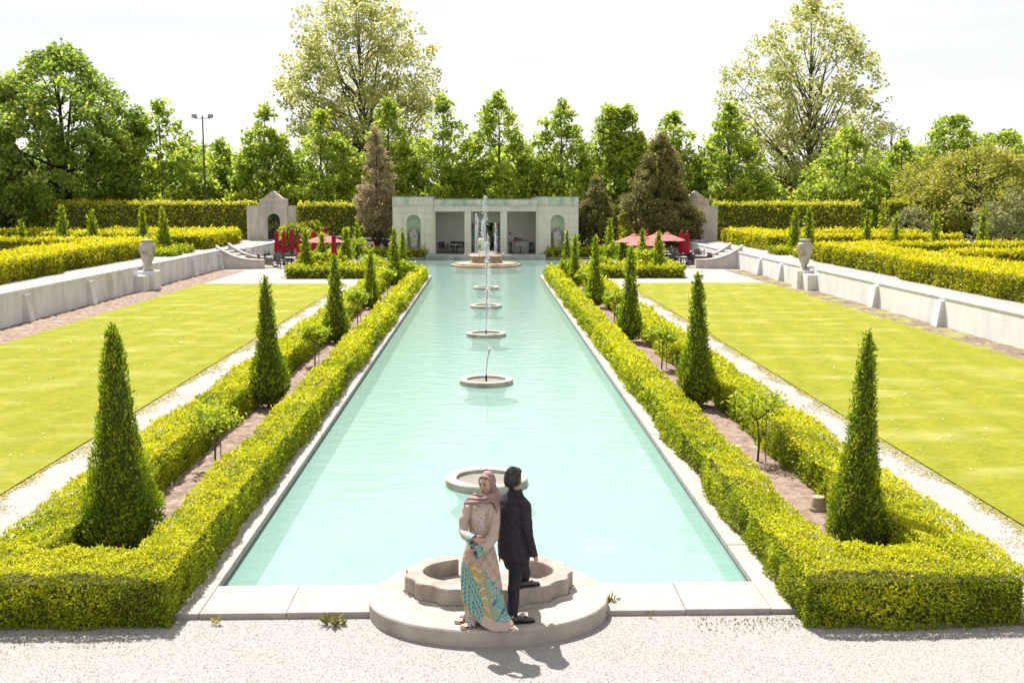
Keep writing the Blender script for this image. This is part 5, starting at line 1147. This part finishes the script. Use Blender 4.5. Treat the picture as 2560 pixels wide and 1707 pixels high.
# collar, seams, vent and sleeve buttons
mb = MB(); cp = []
for i in range(13):
    a = math.pi*(1.0+1.0*i/12); cp.append(Z(1284, 258, yM-.02)+rM*(.072*math.cos(a))+fM*(.07*math.sin(a))+Vector((0, 0, .012-.03*abs(math.cos(a)))))
mb.tube(cp, [(.009, .022)]*13, 8); mb.build('collar', SUIT, man, True)
def bk(zx, zy, o): return Z(zx, zy, yM)-fM*o
mb = MB(); mb.tube([bk(1262, 330, .104), bk(1236, 430, .132), bk(1228, 520, .128), bk(1226, 600, .124), bk(1222, 660, .130)], .0025, 5); mb.build('back_seam', SUIT2, man)
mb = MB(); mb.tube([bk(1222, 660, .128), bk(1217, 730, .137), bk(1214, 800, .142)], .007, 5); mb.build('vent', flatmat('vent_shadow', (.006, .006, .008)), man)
for k in range(4):
    c = wrR+Vector((.0, -.047, .055-.016*k))+Vector((-.012+.003*k, 0, 0)); MB().ell(c, (.006, .003, .006), 8, 5).build('sleeve_button', M['black'], man)
# trousers
mb = MB()
loft(mb, [(Z(1275, 745, yM), .155, .115), (Z(1284, 820, yM), .165, .122), (Z(1292, 880, yM), .14, .11)], rM, fM, 20)
mb.tube([Z(1292, 800, yM-.06), Z(1282, 900, yM-.08), knR, Z(1264, 1150, yM-.2), Z(1258, 1240, 11.67), Z(1256, 1283, 11.66)], [.088, .080, .070, .064, .060, .062], 16)
mb.tube([hpL, Z(1335, 860, yM+.14), knL, Z(1350, 950, yM+.32), Z(1343, 1000, 12.32)], [.088, .08, .072, .064, .058], 16)
voxel('trousers', mb, .009, SUIT2, man, 4); crumple([o for o in man.children if o.name.startswith('trousers')][0], .003, 14, 8)
SHOE = mat('black_leather', (0.02, 0.016, 0.016), (0.03, 0.025, 0.024), .3, 20, spec=.5)
def shoe(heel, d, z, L=.285):
    d = Vector(d).normalized(); s = Vector((-d.y, d.x, 0)); h = Vector((heel[0], heel[1], z)); mb = MB(); rs = []
    for u, w, b, t in ((0, .022, .02, .06), (.03, .032, .012, .085), (.25, .034, .012, .088), (.42, .036, .012, .078), (.6, .044, .012, .062), (.8, .046, .014, .05), (.94, .034, .016, .042), (1.0, .012, .02, .032)):
        c = h+d*(L*u); rs.append([c+s*(w*math.cos(2*math.pi*j/14))+Vector((0, 0, (b+t)/2+(t-b)/2*math.sin(2*math.pi*j/14))) for j in range(14)])
    mb.rings(rs).build('shoe', SHOE, man, True)
    sh = man.children[-1]; mb = MB(); rs = []
    for u, w in ((-.01, .02), (.03, .034), (.3, .034), (.6, .048), (.82, .05), (.96, .036), (1.015, .012)):
        c = h+d*(L*u); rs.append([c+s*w+Vector((0, 0, .003)), c-s*w+Vector((0, 0, .003)), c-s*w+Vector((0, 0, .02)), c+s*w+Vector((0, 0, .02))])
    mb.rings(rs).build('sole', M['black'], sh)
    for k in (-1, 1): MB().tube([h+d*L*.58+Vector((0, 0, .07)), h+d*L*.70+s*.014*k+Vector((0, 0, .060))], [.004, .007], 6).build('tassel', SHOE, sh)
hR_ = P(880+1238/3.1353, 1140+1322/3.1353, .2); shoe((hR_.x, hR_.y+.03), (.96, .22, 0), .2)
hL_ = P(880+1318/3.1353, 1140+1040/3.1353, .42); shoe((hL_.x-.03, hL_.y+.02), (.93, .42, 0), .42)
# hair: scalp shell and combed locks
mb = MB(); mb.ell(hc-hf*.022+Vector((0, 0, .012)), (.092, .105, .110), 18, 14, RH); mb.ell(hc-hf*.045+Vector((0, 0, -.045)), (.074, .066, .072), 14, 10, RH); mb.ell(hc+hf*.035+Vector((0, 0, .062)), (.075, .06, .05), 14, 8, RH)
voxel('hair', mb, .008, HAIR, man, 3)
g = np.random.default_rng(31); n = 1500; v = unit(g.normal(size=(n, 3))); v[:,1] = -np.abs(v[:,1])*np.where(g.uniform(size=n) < .78, 1, -1); v = v[(v[:,2] > -.75)]; n = len(v)
rot = np.array(RH); p = np.array(hc-hf*.024+Vector((0, 0, .014)))+(v*np.array([.090, .104, .112])) @ rot.T
p[:,2] -= .008; ax = np.stack([v[:,0]*.2, v[:,1]*.3-.1, -np.ones(n)*.8-.5*v[:,2]], 1) @ rot.T + g.normal(size=(n, 3))*.14
leaf_mesh('hair_locks', p, ax, v @ rot.T+g.normal(size=(n, 3))*.12, .05*g.uniform(.6, 1.3, n), .012, g.uniform(0, 1, n), leafmat('hair_lock', [(.010, .008, .008), (.03, .024, .022)], 0.0, .35, spec=.6), [o for o in man.children if o.name.startswith('hair')][0])

# ---- woman in long printed dress and mauve scarf
fW = Vector((-.38, -.92, 0)).normalized(); aW = Vector((.92, -.38, 0)).normalized()
wom = thing('person', 'person in mauve headscarf and long beige dress with teal and gold print, arms folded', 'person', (-.02, 11.65, .2))
yW = 11.70
mb = MB()
hw = Z(1052, 213, yW+.02); wf = Vector((-.50, -.84, -.16)).normalized(); wr = wf.cross(Vector((0, 0, 1))).normalized(); wu = wr.cross(wf).normalized(); RW_ = Matrix((wr, wf, wu)).transposed()
def fc(x, y, z): return hw+wr*x+wf*y+wu*z
mb.ell(hw, (.070, .088, .105), 20, 16, RW_); mb.ell(fc(0, .030, -.052), (.052, .052, .058), 16, 12, RW_); mb.ell(fc(0, .062, -.092), (.02, .018, .018), 10, 8, RW_)
mb.tube([fc(0, .083, .018), fc(0, .094, -.008), fc(0, .104, -.026), fc(0, .088, -.036)], [.008, .010, .013, .009], 8)
for sd in (-1, 1): mb.ell(fc(sd*.034, .066, -.022), (.022, .016, .018), 10, 8, RW_); mb.ell(fc(sd*.028, .078, .030), (.024, .008, .008), 10, 6, RW_)
mb.ell(fc(0, .087, -.058), (.020, .010, .011), 10, 8, RW_)
nw = Z(1035, 318, yW); mb.tube([hw-wu*.06, nw, nw-Vector((0, 0, .08))], [.048, .046, .055], 14)
loft(mb, [(Z(1020, 350, yW), .08, .06), (Z(1010, 400, yW), .14, .075), (Z(1005, 520, yW), .115, .08), (Z(1003, 620, yW), .105, .08), (Z(1003, 760, yW), .15, .1)], aW, fW)
# arms: her right arm folds across, hand resting on the left forearm
rs0, re0, rw0 = Z(905, 405, yW-.02), Z(880, 590, yW-.07), Z(948, 645, yW-.24)
ls0, le0, lw0 = Z(1122, 405, yW+.0), Z(1105, 640, yW-.10), Z(948, 735, yW-.25)
mb.tube([rs0, re0, rw0], [.04, .034, .022], 10); mb.tube([ls0, le0, lw0], [.04, .034, .022], 10)
hand(mb, rw0, Z(1030, 680, yW-.26)-rw0, (0, 1, -.35), (.4, -.1, .9), .92, .45)
hand(mb, lw0, Z(908, 800, yW-.26)-lw0, (.5, .8, 0), (-.8, -.3, -.2), .92, .35)
for x in (-.075, .075):
    hp = Z(1003, 790, yW)+aW*x; mb.tube([hp, hp+Vector((.01, -.03, -.42)), hp+Vector((-.01, -.07, -.80))], [.075, .052, .036], 10)
def foot(mb, heel, toe, z):
    h = Vector((heel[0], heel[1], z)); t = Vector((toe[0], toe[1], z)); d = (t-h).normalized(); s = Vector((-d.y, d.x, 0)); L = (t-h).length; rs = []
    for u, w, tp in ((.0, .018, .05), (.06, .028, .075), (.22, .03, .085), (.45, .035, .06), (.66, .042, .04), (.78, .042, .032)):
        rs.append([h+d*L*u+s*(w*math.cos(2*math.pi*j/12))+Vector((0, 0, .018+tp/2+tp/2*math.sin(2*math.pi*j/12))) for j in range(12)])
    mb.rings(rs)
    for k in range(5):
        o = -.032+.016*k; l = (.27, .24, .22, .19, .15)[k]*L if True else 0
        b = h+d*L*.74+s*o+Vector((0, 0, .028)); mb.tube([b, b+d*l*.6+Vector((0, 0, .003)), b+d*l-Vector((0, 0, .004))], [.009, .008, .006] if k else [.011, .011, .008], 6)
    mb.tube([h+d*L*.1+Vector((0, 0, .06)), h+d*L*.08+Vector((0, 0, .22))], [.034, .038], 10)
    return d, s, L, h
fA0 = P(880+918/3.1353, 1140+1285/3.1353, .2); fA1 = P(880+815/3.1353, 1140+1312/3.1353, .2)
fB0 = P(880+1015/3.1353, 1140+1312/3.1353, .2); fB1 = P(880+862/3.1353, 1140+1352/3.1353, .2)
ft_ = []
for a, b in ((fA0, fA1), (fB0, fB1)):
    d = (Vector((b.x, b.y, 0))-Vector((a.x, a.y, 0))); d = d.normalized()*.25; ft_.append(foot(mb, (b.x-d.x, b.y-d.y), (b.x, b.y), .2))
voxel('body', mb, .0052, SKIN, wom, 2)
WS = mat('white_leather', (.4, .39, .38), (.43, .42, .41), .5, 10); SOLE = flatmat('tan_sole', (.26, .13, .07))
for d, s, L, h in ft_:
    sd_ = MB(); rs = []
    for u, w in ((-.02, .02), (.06, .034), (.35, .034), (.7, .05), (.92, .045), (1.06, .018)):
        rs.append([h+d*L*u+s*w, h+d*L*u-s*w, h+d*L*u-s*w+Vector((0, 0, .016)), h+d*L*u+s*w+Vector((0, 0, .016))])
    so_ = sd_.rings(rs).build('sandal', SOLE, wom)
    mb = MB()
    for q, (u0, u1) in enumerate(((.46, .72), (.72, .46))):
        pts = []
        for i in range(11):
            a = math.pi*i/10; u = u0+(u1-u0)*i/10; pts.append(h+d*L*u+s*(.050*math.cos(a))+Vector((0, 0, .02+.066*math.sin(a)*(1.1-.55*u)/.75)))
        mb.tube(pts, [(.026, .006)]*11, 8)
    mb.ell(h+d*L*.6+Vector((0, 0, .078)), (.026, .026, .016), 10, 6)
    mb.build('strap', WS, so_, True)
# face details
BROW = flatmat('brow', (.03, .02, .016)); LIP = mat('lips', (.30, .09, .085), None, .4); EYEW = mat('eye_white', (.36, .34, .33), None, .3)
for sd in (-1, 1):
    MB().tube([fc(sd*.012, .089, .034), fc(sd*.028, .088, .042), fc(sd*.046, .076, .036)], [.0035, .0042, .0022], 6).build('eyebrow', BROW, wom)
    e = MB().ell(fc(sd*.028, .0795, .012), (.0135, .006, .0062), 12, 8, RW_).build('eye', EYEW, wom)
    MB().ell(fc(sd*.028-.003, .0835, .0105), (.0060, .0035, .0058), 10, 6, RW_).build('iris', M['black'], e)
    MB().tube([fc(sd*.014, .0845, .015), fc(sd*.028, .0865, .0195), fc(sd*.043, .079, .0145)], [.002, .0032, .002], 6).build('eyelashes', M['black'], e)
mb = MB(); mb.tube([fc(-.019, .089, -.056), fc(-.007, .0975, -.053), fc(0, .097, -.0545), fc(.007, .0975, -.053), fc(.019, .089, -.056)], [.0022, .0045, .004, .0045, .0022], 7)
mb.tube([fc(-.016, .090, -.059), fc(0, .0965, -.063), fc(.016, .090, -.059)], [.002, .0055, .002], 7); mb.build('lips', LIP, wom, True)
MB().tube([fc(sd_x, .052-4*sd_x*sd_x, .083-5*sd_x*sd_x) for sd_x in np.linspace(-.04, .04, 7)], .007, 6).build('hairline', HAIR, wom)
# headscarf
SCARF = mat('mauve_scarf', (.225, .14, .132), (.265, .175, .165), .7, 8, .15, 120, spec=.25, dist=.002)
mb = MB(); bk_ = -.030
mb.ell(fc(0, -.040, .012), (.088, .094, .118), 22, 18, RW_); mb.ell(fc(0, -.045, -.075), (.078, .078, .085), 18, 12, RW_)
mb.tube([fc(sx*.93, .012+max(0, z)*.22, z) for sx, z in ((.052, -.10), (.078, -.05), (.082, .01), (.070, .058), (.034, .090), (0, .097), (-.034, .090), (-.070, .058), (-.082, .01), (-.078, -.05), (-.052, -.10))], [.013]*11, 10)
mb.tube([fc(-.055, .02, -.108), fc(-.02, .045, -.132), fc(.02, .045, -.132), fc(.055, .02, -.108)], [.014]*4, 10)
mb.tube([fc(.02, -.08, .02), Z(1120, 285, yW+.06), Z(1128, 340, yW+.08)], [.05, .055, .05], 12)
voxel('headscarf', mb, .0068, SCARF, wom, 4); crumple([o for o in wom.children if o.name.startswith('headscarf')][0], .002, 20, 5)
def sheet_fold(name, rows, mt, parent, amp, kx, ny=60, nx=70, thick=.006):
    """draped cloth between rows of control points, with fold relief"""
    rows = [[Vector(p) for p in r] for r in rows]; nr = len(rows); nc = len(rows[0]); vs = []
    def cr(ps, t):
        t = min(max(t, 0), len(ps)-1-1e-6); i = int(t); f = t-i; p0 = ps[max(i-1, 0)]; p1 = ps[i]; p2 = ps[i+1]; p3 = ps[min(i+2, len(ps)-1)]
        return .5*((2*p1)+(p2-p0)*f+(2*p0-5*p1+4*p2-p3)*f*f+(3*p1-p0-3*p2+p3)*f**3)
    for a in range(ny+1):
        v = a/ny*(nr-1); ctr = [cr([r[c] for r in rows], v) for c in range(nc)]
        for b in range(nx+1):
            u = b/nx; p = cr(ctr, u*(nc-1)); w = math.sin(kx*(a/ny)*6.28+2.2*u*3+.6*math.sin(u*7)); p = p+Vector((0, -1, .15))*(amp*w*(.35+.65*math.sin(math.pi*min(1, .1+u))))
            vs.append(p)
    fs = [(a*(nx+1)+b, a*(nx+1)+b+1, (a+1)*(nx+1)+b+1, (a+1)*(nx+1)+b) for a in range(ny) for b in range(nx)]
    me = bpy.data.meshes.new(name); me.from_pydata([tuple(v) for v in vs], [], fs); me.polygons.foreach_set('use_smooth', [True]*len(fs))
    o = put(name, me, mt, parent); sm = o.modifiers.new('t', 'SOLIDIFY'); sm.thickness = thick; return o
sheet_fold('scarf_drape', [[Z(962, 288, yW-.05), Z(1000, 300, yW-.13), Z(1045, 300, yW-.12), Z(1090, 285, yW-.03), Z(1125, 290, yW+.04)],
                           [Z(925, 315, yW-.06), Z(985, 332, yW-.14), Z(1050, 330, yW-.14), Z(1105, 322, yW-.06), Z(1142, 320, yW+.03)],
                           [Z(893, 345, yW-.05), Z(960, 355, yW-.15), Z(1040, 352, yW-.15), Z(1112, 352, yW-.08), Z(1152, 358, yW+.02)],
                           [Z(874, 380, yW-.03), Z(950, 383, yW-.145), Z(1035, 365, yW-.15), Z(1105, 348, yW-.085), Z(1150, 366, yW+.0)]], SCARF, wom, .012, 2.6)
sheet_fold('scarf_tail', [[Z(1085, 290, yW-.05), Z(1110, 290, yW-.02), Z(1140, 300, yW+.05)], [Z(1108, 360, yW-.085), Z(1134, 360, yW-.05), Z(1155, 365, yW+.03)], [Z(1132, 430, yW-.07), Z(1146, 430, yW-.03), Z(1160, 430, yW+.03)], [Z(1140, 485, yW-.05), Z(1150, 490, yW-.02), Z(1162, 494, yW+.03)]], SCARF, wom, .004, .5, 30, 16)

# dress, printed cloth
LIN = lambda c: tuple((x/255/12.92 if x/255 <= .04045 else ((x/255+.055)/1.055)**2.4) for x in c)
PAL = {k: tuple(.5*x for x in LIN(v)) for k, v in dict(beige=(230, 206, 190), brown=(204, 180, 167), lilac=(240, 226, 226), gold=(230, 194, 110), ochre=(212, 172, 96), teal=(92, 180, 192), navy=(78, 120, 150), aqua=(150, 210, 210), yel=(236, 226, 120), white=(250, 240, 232)).items()}
def fn(x, y, s=0): return math.sin(x*.031+s)*math.sin(y*.027+s*1.7)+.5*math.sin(x*.07+y*.05+s)+.35*math.sin(x*.11-y*.13+2*s)
def paisley(x, y, s):
    x *= 1.5; y *= 1.5
    q = fn(x, y, s)+.25+.8*math.sin(math.hypot((x % 62)-31, (y % 88)-44)*.42+s)
    return 'navy' if q < -.9 else 'teal' if q < -.05 else 'aqua' if q < .45 else 'yel' if q < .85 else 'white' if q < 1.15 else 'teal'
def print_col(x, y, u, hem):
    """x, y: position on the cloth front in print units; u: -1..1 across the front (None on the back)"""
    if y > hem-72 and x > 1012: return 'beige'
    if y < 640:
        if u is not None and -.62 < u < .28:
            if abs(u+.17) < .03 and math.sin(y*.09) > .2: return 'gold'
            q = math.sin(x*.16)*math.sin(y*.12)+.4*fn(x*2, y*2, 1); return 'gold' if q > .62 else 'lilac' if q > -.5 else 'beige'
        if u is not None and .28 <= u < .62: return 'brown' if fn(x*1.5, y*1.2, 3) > -.2 else 'beige'
        return 'beige'
    if u is None: return paisley(x, y, 4) if y > 980 else ('brown' if fn(x*3, y*2, 2) > 0 else 'beige')
    edge = 815+max(0, (x-1000))*1.25+10*math.sin(x*.1)
    if y < edge: return 'brown' if fn(x*3, y*2.2, 2)+.3*math.sin(x*.5) > .1 else 'beige'
    ax_ = 888+(y-840)*.24; dx = x-ax_; w = 26+50*math.sin(min(1, max(0, (y-830)/400))*2.6)**1.0
    if abs(dx) < w:
        r = abs(dx)/w; q = math.sin(r*15-y*.05)+.6*math.sin(y*.16+r*5)
        return 'navy' if q > 1.0 else 'teal' if q > .2 else 'aqua' if q > -.35 else 'yel' if q > -.9 else 'teal'
    dia = 985+(y-800)*.22
    if x < dia+18:
        zig = abs(((y+12*math.sin(x*.08)) % 74)-37)
        if x > dia-52 and zig < 6: return 'white'
        if abs(x-(dia+4)) < 7: return 'teal' if math.sin(y*.35) > 0 else 'yel'
        if abs(dx) < w+34 and abs(((y-860) % 170)-60-abs(dx)*.6) < 6: return 'teal'
        return 'ochre' if fn(x*2.4, y*2.4, 5) > .35 else 'gold'
    if x < dia+44: return 'gold' if math.sin(y*.3+x*.2) > -.3 else 'teal'
    return paisley(x, y, 6) if fn(x, y, 9) < 1.1 else 'aqua'
secs = [(1022, 338, .085, .07), (1018, 362, .135, .088), (1013, 395, .158, .10), (1010, 450, .152, .118), (1006, 540, .134, .108), (1004, 615, .130, .104), (1003, 680, .155, .118), (1003, 760, .190, .138), (1003, 860, .222, .155), (1008, 960, .238, .168), (1018, 1060, .243, .176), (1032, 1150, .242, .18), (1050, 1225, .245, .185), (1072, 1290, .25, .20)]
def dress_at(v):
    ys = [s_[1] for s_ in secs]; return [float(np.interp(v, ys, [s_[k] for s_ in secs])) for k in (0, 2, 3)]
NA, NV = 200, 220; vs = []; cols = []; fs = []
for i in range(NV+1):
    t_ = i/NV
    for j in range(NA):
        a = 2*math.pi*j/NA; cu_, su_ = math.cos(a), math.sin(a)          # su_>0 is the front
        hem = 1290+ 45*cu_ - 105*max(0, -cu_*.8+su_*.25)
        vv = 338+(hem-338)*t_; cx_, rx, ry = dress_at(min(vv, 1290)); fold = 0
        if vv > 640:
            k_ = min(1, (vv-640)/500); fold = k_*(.030*math.sin(7*a+.6+vv*.002)+.018*math.sin(13*a+1.1)+.012*math.sin(4*a+vv*.006))
        else: fold = .008*math.sin(vv*.09+5*a)+.006*math.sin(vv*.05-7*a)
        Yc = yW-.10*max(0, (vv-640)/650); c_ = Z(cx_, vv, Yc)
        p_ = c_+aW*(rx*(1+fold)*cu_)+fW*(ry*(1+fold*1.3)*su_); p_.z = max(p_.z, .206+.002*math.sin(9*a))
        if vv > 1230 and cu_ > .2: p_ += Vector((.04, -.035, 0))*((vv-1230)/100)*cu_
        vs.append(tuple(p_)); sx_ = cx_+(p_.x-c_.x)/.00143
        front = p_.y < c_.y+.02
        cols.append((*PAL[print_col(sx_, vv, (sx_-cx_)/(rx/.00143) if front else None, hem)], 1))
for i in range(NV):
    for j in range(NA):
        k = (j+1) % NA; fs.append((i*NA+j, i*NA+k, (i+1)*NA+k, (i+1)*NA+j))
me = bpy.data.meshes.new('dress'); me.from_pydata(vs, [], fs); me.polygons.foreach_set('use_smooth', [True]*len(fs))
ca = me.color_attributes.new('print', 'FLOAT_COLOR', 'POINT'); ca.data.foreach_set('color', np.array(cols, np.float32).ravel())
DRESS = vcolmat('printed_silk', .6); do = put('dress', me, DRESS, wom); do.modifiers.new('t', 'SOLIDIFY').thickness = .004
BEI = mat('beige_silk', tuple(.93*x for x in PAL['beige']), PAL['beige'], .55, 6, .1, 60, spec=.35, dist=.003)
mb = MB(); loft(mb, [(Z(965, 1130, yW-.06), .11, .10), (Z(962, 1200, yW-.09), .112, .105), (Z(960, 1268, yW-.10), .118, .11)], aW, fW, 30); us = mb.build('underskirt', BEI, wom, True); 
def sleeve(name, pts, rad):
    mb = MB(); mb.tube(pts, rad, 22); o = voxel(name, mb, .008, BEI, wom, 4); crumple(o, .0045, 15, len(name)); return o
sleeve('sleeve', [Z(940, 378, yW-.0), rs0+Vector((.006, 0, .0)), Z(878, 500, yW-.05), Z(872, 585, yW-.09), Z(890, 620, yW-.16), Z(925, 640, yW-.23)], [.045, .056, .056, .056, .055, .050])
sleeve('sleeve', [Z(1100, 372, yW+.02), ls0, Z(1120, 520, yW-.05), Z(1105, 625, yW-.10), Z(1060, 690, yW-.19), Z(1000, 735, yW-.24)], [.045, .058, .060, .062, .066, .066])
def cuff(c0, c1, r0, r1, sd):
    c0 = Vector(c0); c1 = Vector(c1); d = (c1-c0).normalized(); a = d.orthogonal().normalized(); b = d.cross(a); vs = []; co = []; n = 40; m = 14
    for i in range(m+1):
        t_ = i/m; r_ = r0+(r1-r0)*t_
        for j in range(n):
            an = 2*math.pi*j/n; q = c0+(c1-c0)*t_+a*(r_*math.cos(an))+b*(r_*math.sin(an))*.9; vs.append(tuple(q)); co.append((*PAL[paisley(j*9.0, i*11.0+sd*40, sd)], 1))
    fs = [(i*n+j, i*n+(j+1) % n, (i+1)*n+(j+1) % n, (i+1)*n+j) for i in range(m) for j in range(n)]
    me = bpy.data.meshes.new('cuff'); me.from_pydata(vs, [], fs); me.polygons.foreach_set('use_smooth', [True]*len(fs)); ca = me.color_attributes.new('print', 'FLOAT_COLOR', 'POINT'); ca.data.foreach_set('color', np.array(co, np.float32).ravel())
    o = put('cuff', me, DRESS, wom); o.modifiers.new('t', 'SOLIDIFY').thickness = .004; o['label'] = 'teal and gold printed cuff'
cuff(Z(915, 632, yW-.215), Z(952, 658, yW-.262), .057, .066, 2); cuff(Z(1012, 725, yW-.235), Z(958, 752, yW-.275), .071, .078, 5)
MB().ell(Z(913, 808, yW-.30), (.008, .008, .008), 8, 6).build('ring', M['whitep'], wom)

# ---- people at the far end
def bystander(label, x, y, z, rz, top, bottom, hairc, skin=SKINM, h=1.72, robe=False, arm=.25):
    t = thing('person', label, 'person', (x, y, z)); k = h/1.75; f = Vector((math.sin(rz), math.cos(rz), 0)); r = Vector((f.y, -f.x, 0)); U = Vector((0, 0, 1)); B = Vector((x, y, z))
    def q(a, b, c): return B+r*(a*k)+f*(b*k)+U*(c*k)
    mb = MB(); RR = Matrix((r, f, U)).transposed()
    mb.ell(q(0, .01, 1.62), (.075*k, .092*k, .115*k), 12, 10, RR); mb.ell(q(0, .05, 1.56), (.05*k, .05*k, .055*k), 10, 8, RR); mb.tube([q(0, .09, 1.63), q(0, .115, 1.60)], .013, 6); mb.tube([q(0, -.01, 1.55), q(0, 0, 1.42)], [.055, .06], 10)
    loft(mb, [(q(0, 0, 1.44), .08, .07), (q(0, 0, 1.36), .17, .1), (q(0, 0, 1.1), .14, .1), (q(0, 0, .92), .15, .11)], r, f, 14)
    for s in (-1, 1):
        mb.tube([q(s*.19, 0, 1.38), q(s*.25, -.02, 1.12), q(s*(.24-.06*arm), arm*.9, .98)], [.045, .04, .028], 8); hand(mb, q(s*(.24-.06*arm), arm*.9, .98), f*.6-U*.6, -r*s, f, 1.0, .5)
        mb.tube([q(s*.09, 0, .92), q(s*.10, .03, .5), q(s*.10, 0, .08)], [.08, .055, .04], 8); mb.tube([q(s*.10, -.05, .05), q(s*.11, .16, .03)], [.04, .035], 8)
    voxel('body', mb, .014, skin, t, 2)
    mb = MB(); loft(mb, [(q(0, 0, 1.46), .08, .075), (q(0, 0, 1.38), .19, .115), (q(0, 0, 1.2), .18, .125), (q(0, 0, 1.02), .165, .125), (q(0, 0, .86), .185, .14)], r, f, 18)
    for s in (-1, 1): mb.tube([q(s*.17, 0, 1.39), q(s*.25, -.02, 1.13)]+([q(s*(.24-.06*arm), arm*.85, 1.0)] if robe else []), [.07, .06]+([.05] if robe else []), 10)
    voxel('shirt', mb, .016, top, t, 3)
    mb = MB(); loft(mb, [(q(0, 0, .98), .155, .115), (q(0, 0, .84), .175, .13)], r, f, 16)
    for s in (-1, 1): mb.tube([q(s*.09, 0, .88), q(s*.10, .03, .5), q(s*.10, 0, .07)], [.095, .075, .065], 10)
    voxel('trousers', mb, .016, bottom, t, 3)
    mb = MB(); mb.ell(q(0, -.015, 1.66), (.085*k, .1*k, .09*k), 12, 10, RR); mb.ell(q(0, -.045, 1.60), (.075*k, .07*k, .08*k), 10, 8, RR); voxel('hair', mb, .012, hairc, t, 2)
    for s in (-1, 1):
        mb = MB(); rs = [[q(s*.105, 0, 0)+f*(o*k)+r*(w*math.cos(2*math.pi*j/10))+U*(hh/2+hh/2*math.sin(2*math.pi*j/10)+.002) for j in range(10)] for o, w, hh in ((-.08, .03, .08), (.0, .042, .085), (.12, .048, .06), (.2, .02, .03))]; mb.rings(rs).build('shoe', M['black'], t, True)
NAVY = flatmat('navy_cloth', (.014, .018, .03)); WHT = flatmat('white_shirt', (.37, .36, .36)); JEAN = flatmat('dark_jeans', (.018, .026, .05)); GREY = flatmat('grey_cloth', (.08, .075, .075))
q = P(964, 640, .15); bystander('distant person in dark navy clothes standing left of the pavilion by the conifer', P(964, 600, Y=90.6).x, 90.6, 0, -.1, NAVY, NAVY, HAIR, h=1.78, robe=True, arm=.12)
bystander('distant person in white t-shirt and jeans beside the bar counter', P(1276, 600, Y=90.3).x, 90.5, PZ, 1.9, WHT, JEAN, flatmat('brown_hair', (.03, .02, .015)), h=1.76, arm=.3)
bystander('distant person in white top in the middle bay behind the fountain jets', P(1218, 600, Y=90.8).x, 90.9, PZ, 2.9, WHT, GREY, flatmat('red_brown_hair', (.05, .02, .014)), SKIN, h=1.70, arm=.25)
bystander('distant person in grey deeper in the middle bay of the pavilion', P(1230, 600, Y=91.6).x, 91.7, PZ, 3.1, GREY, NAVY, HAIR, h=1.68, arm=.2)
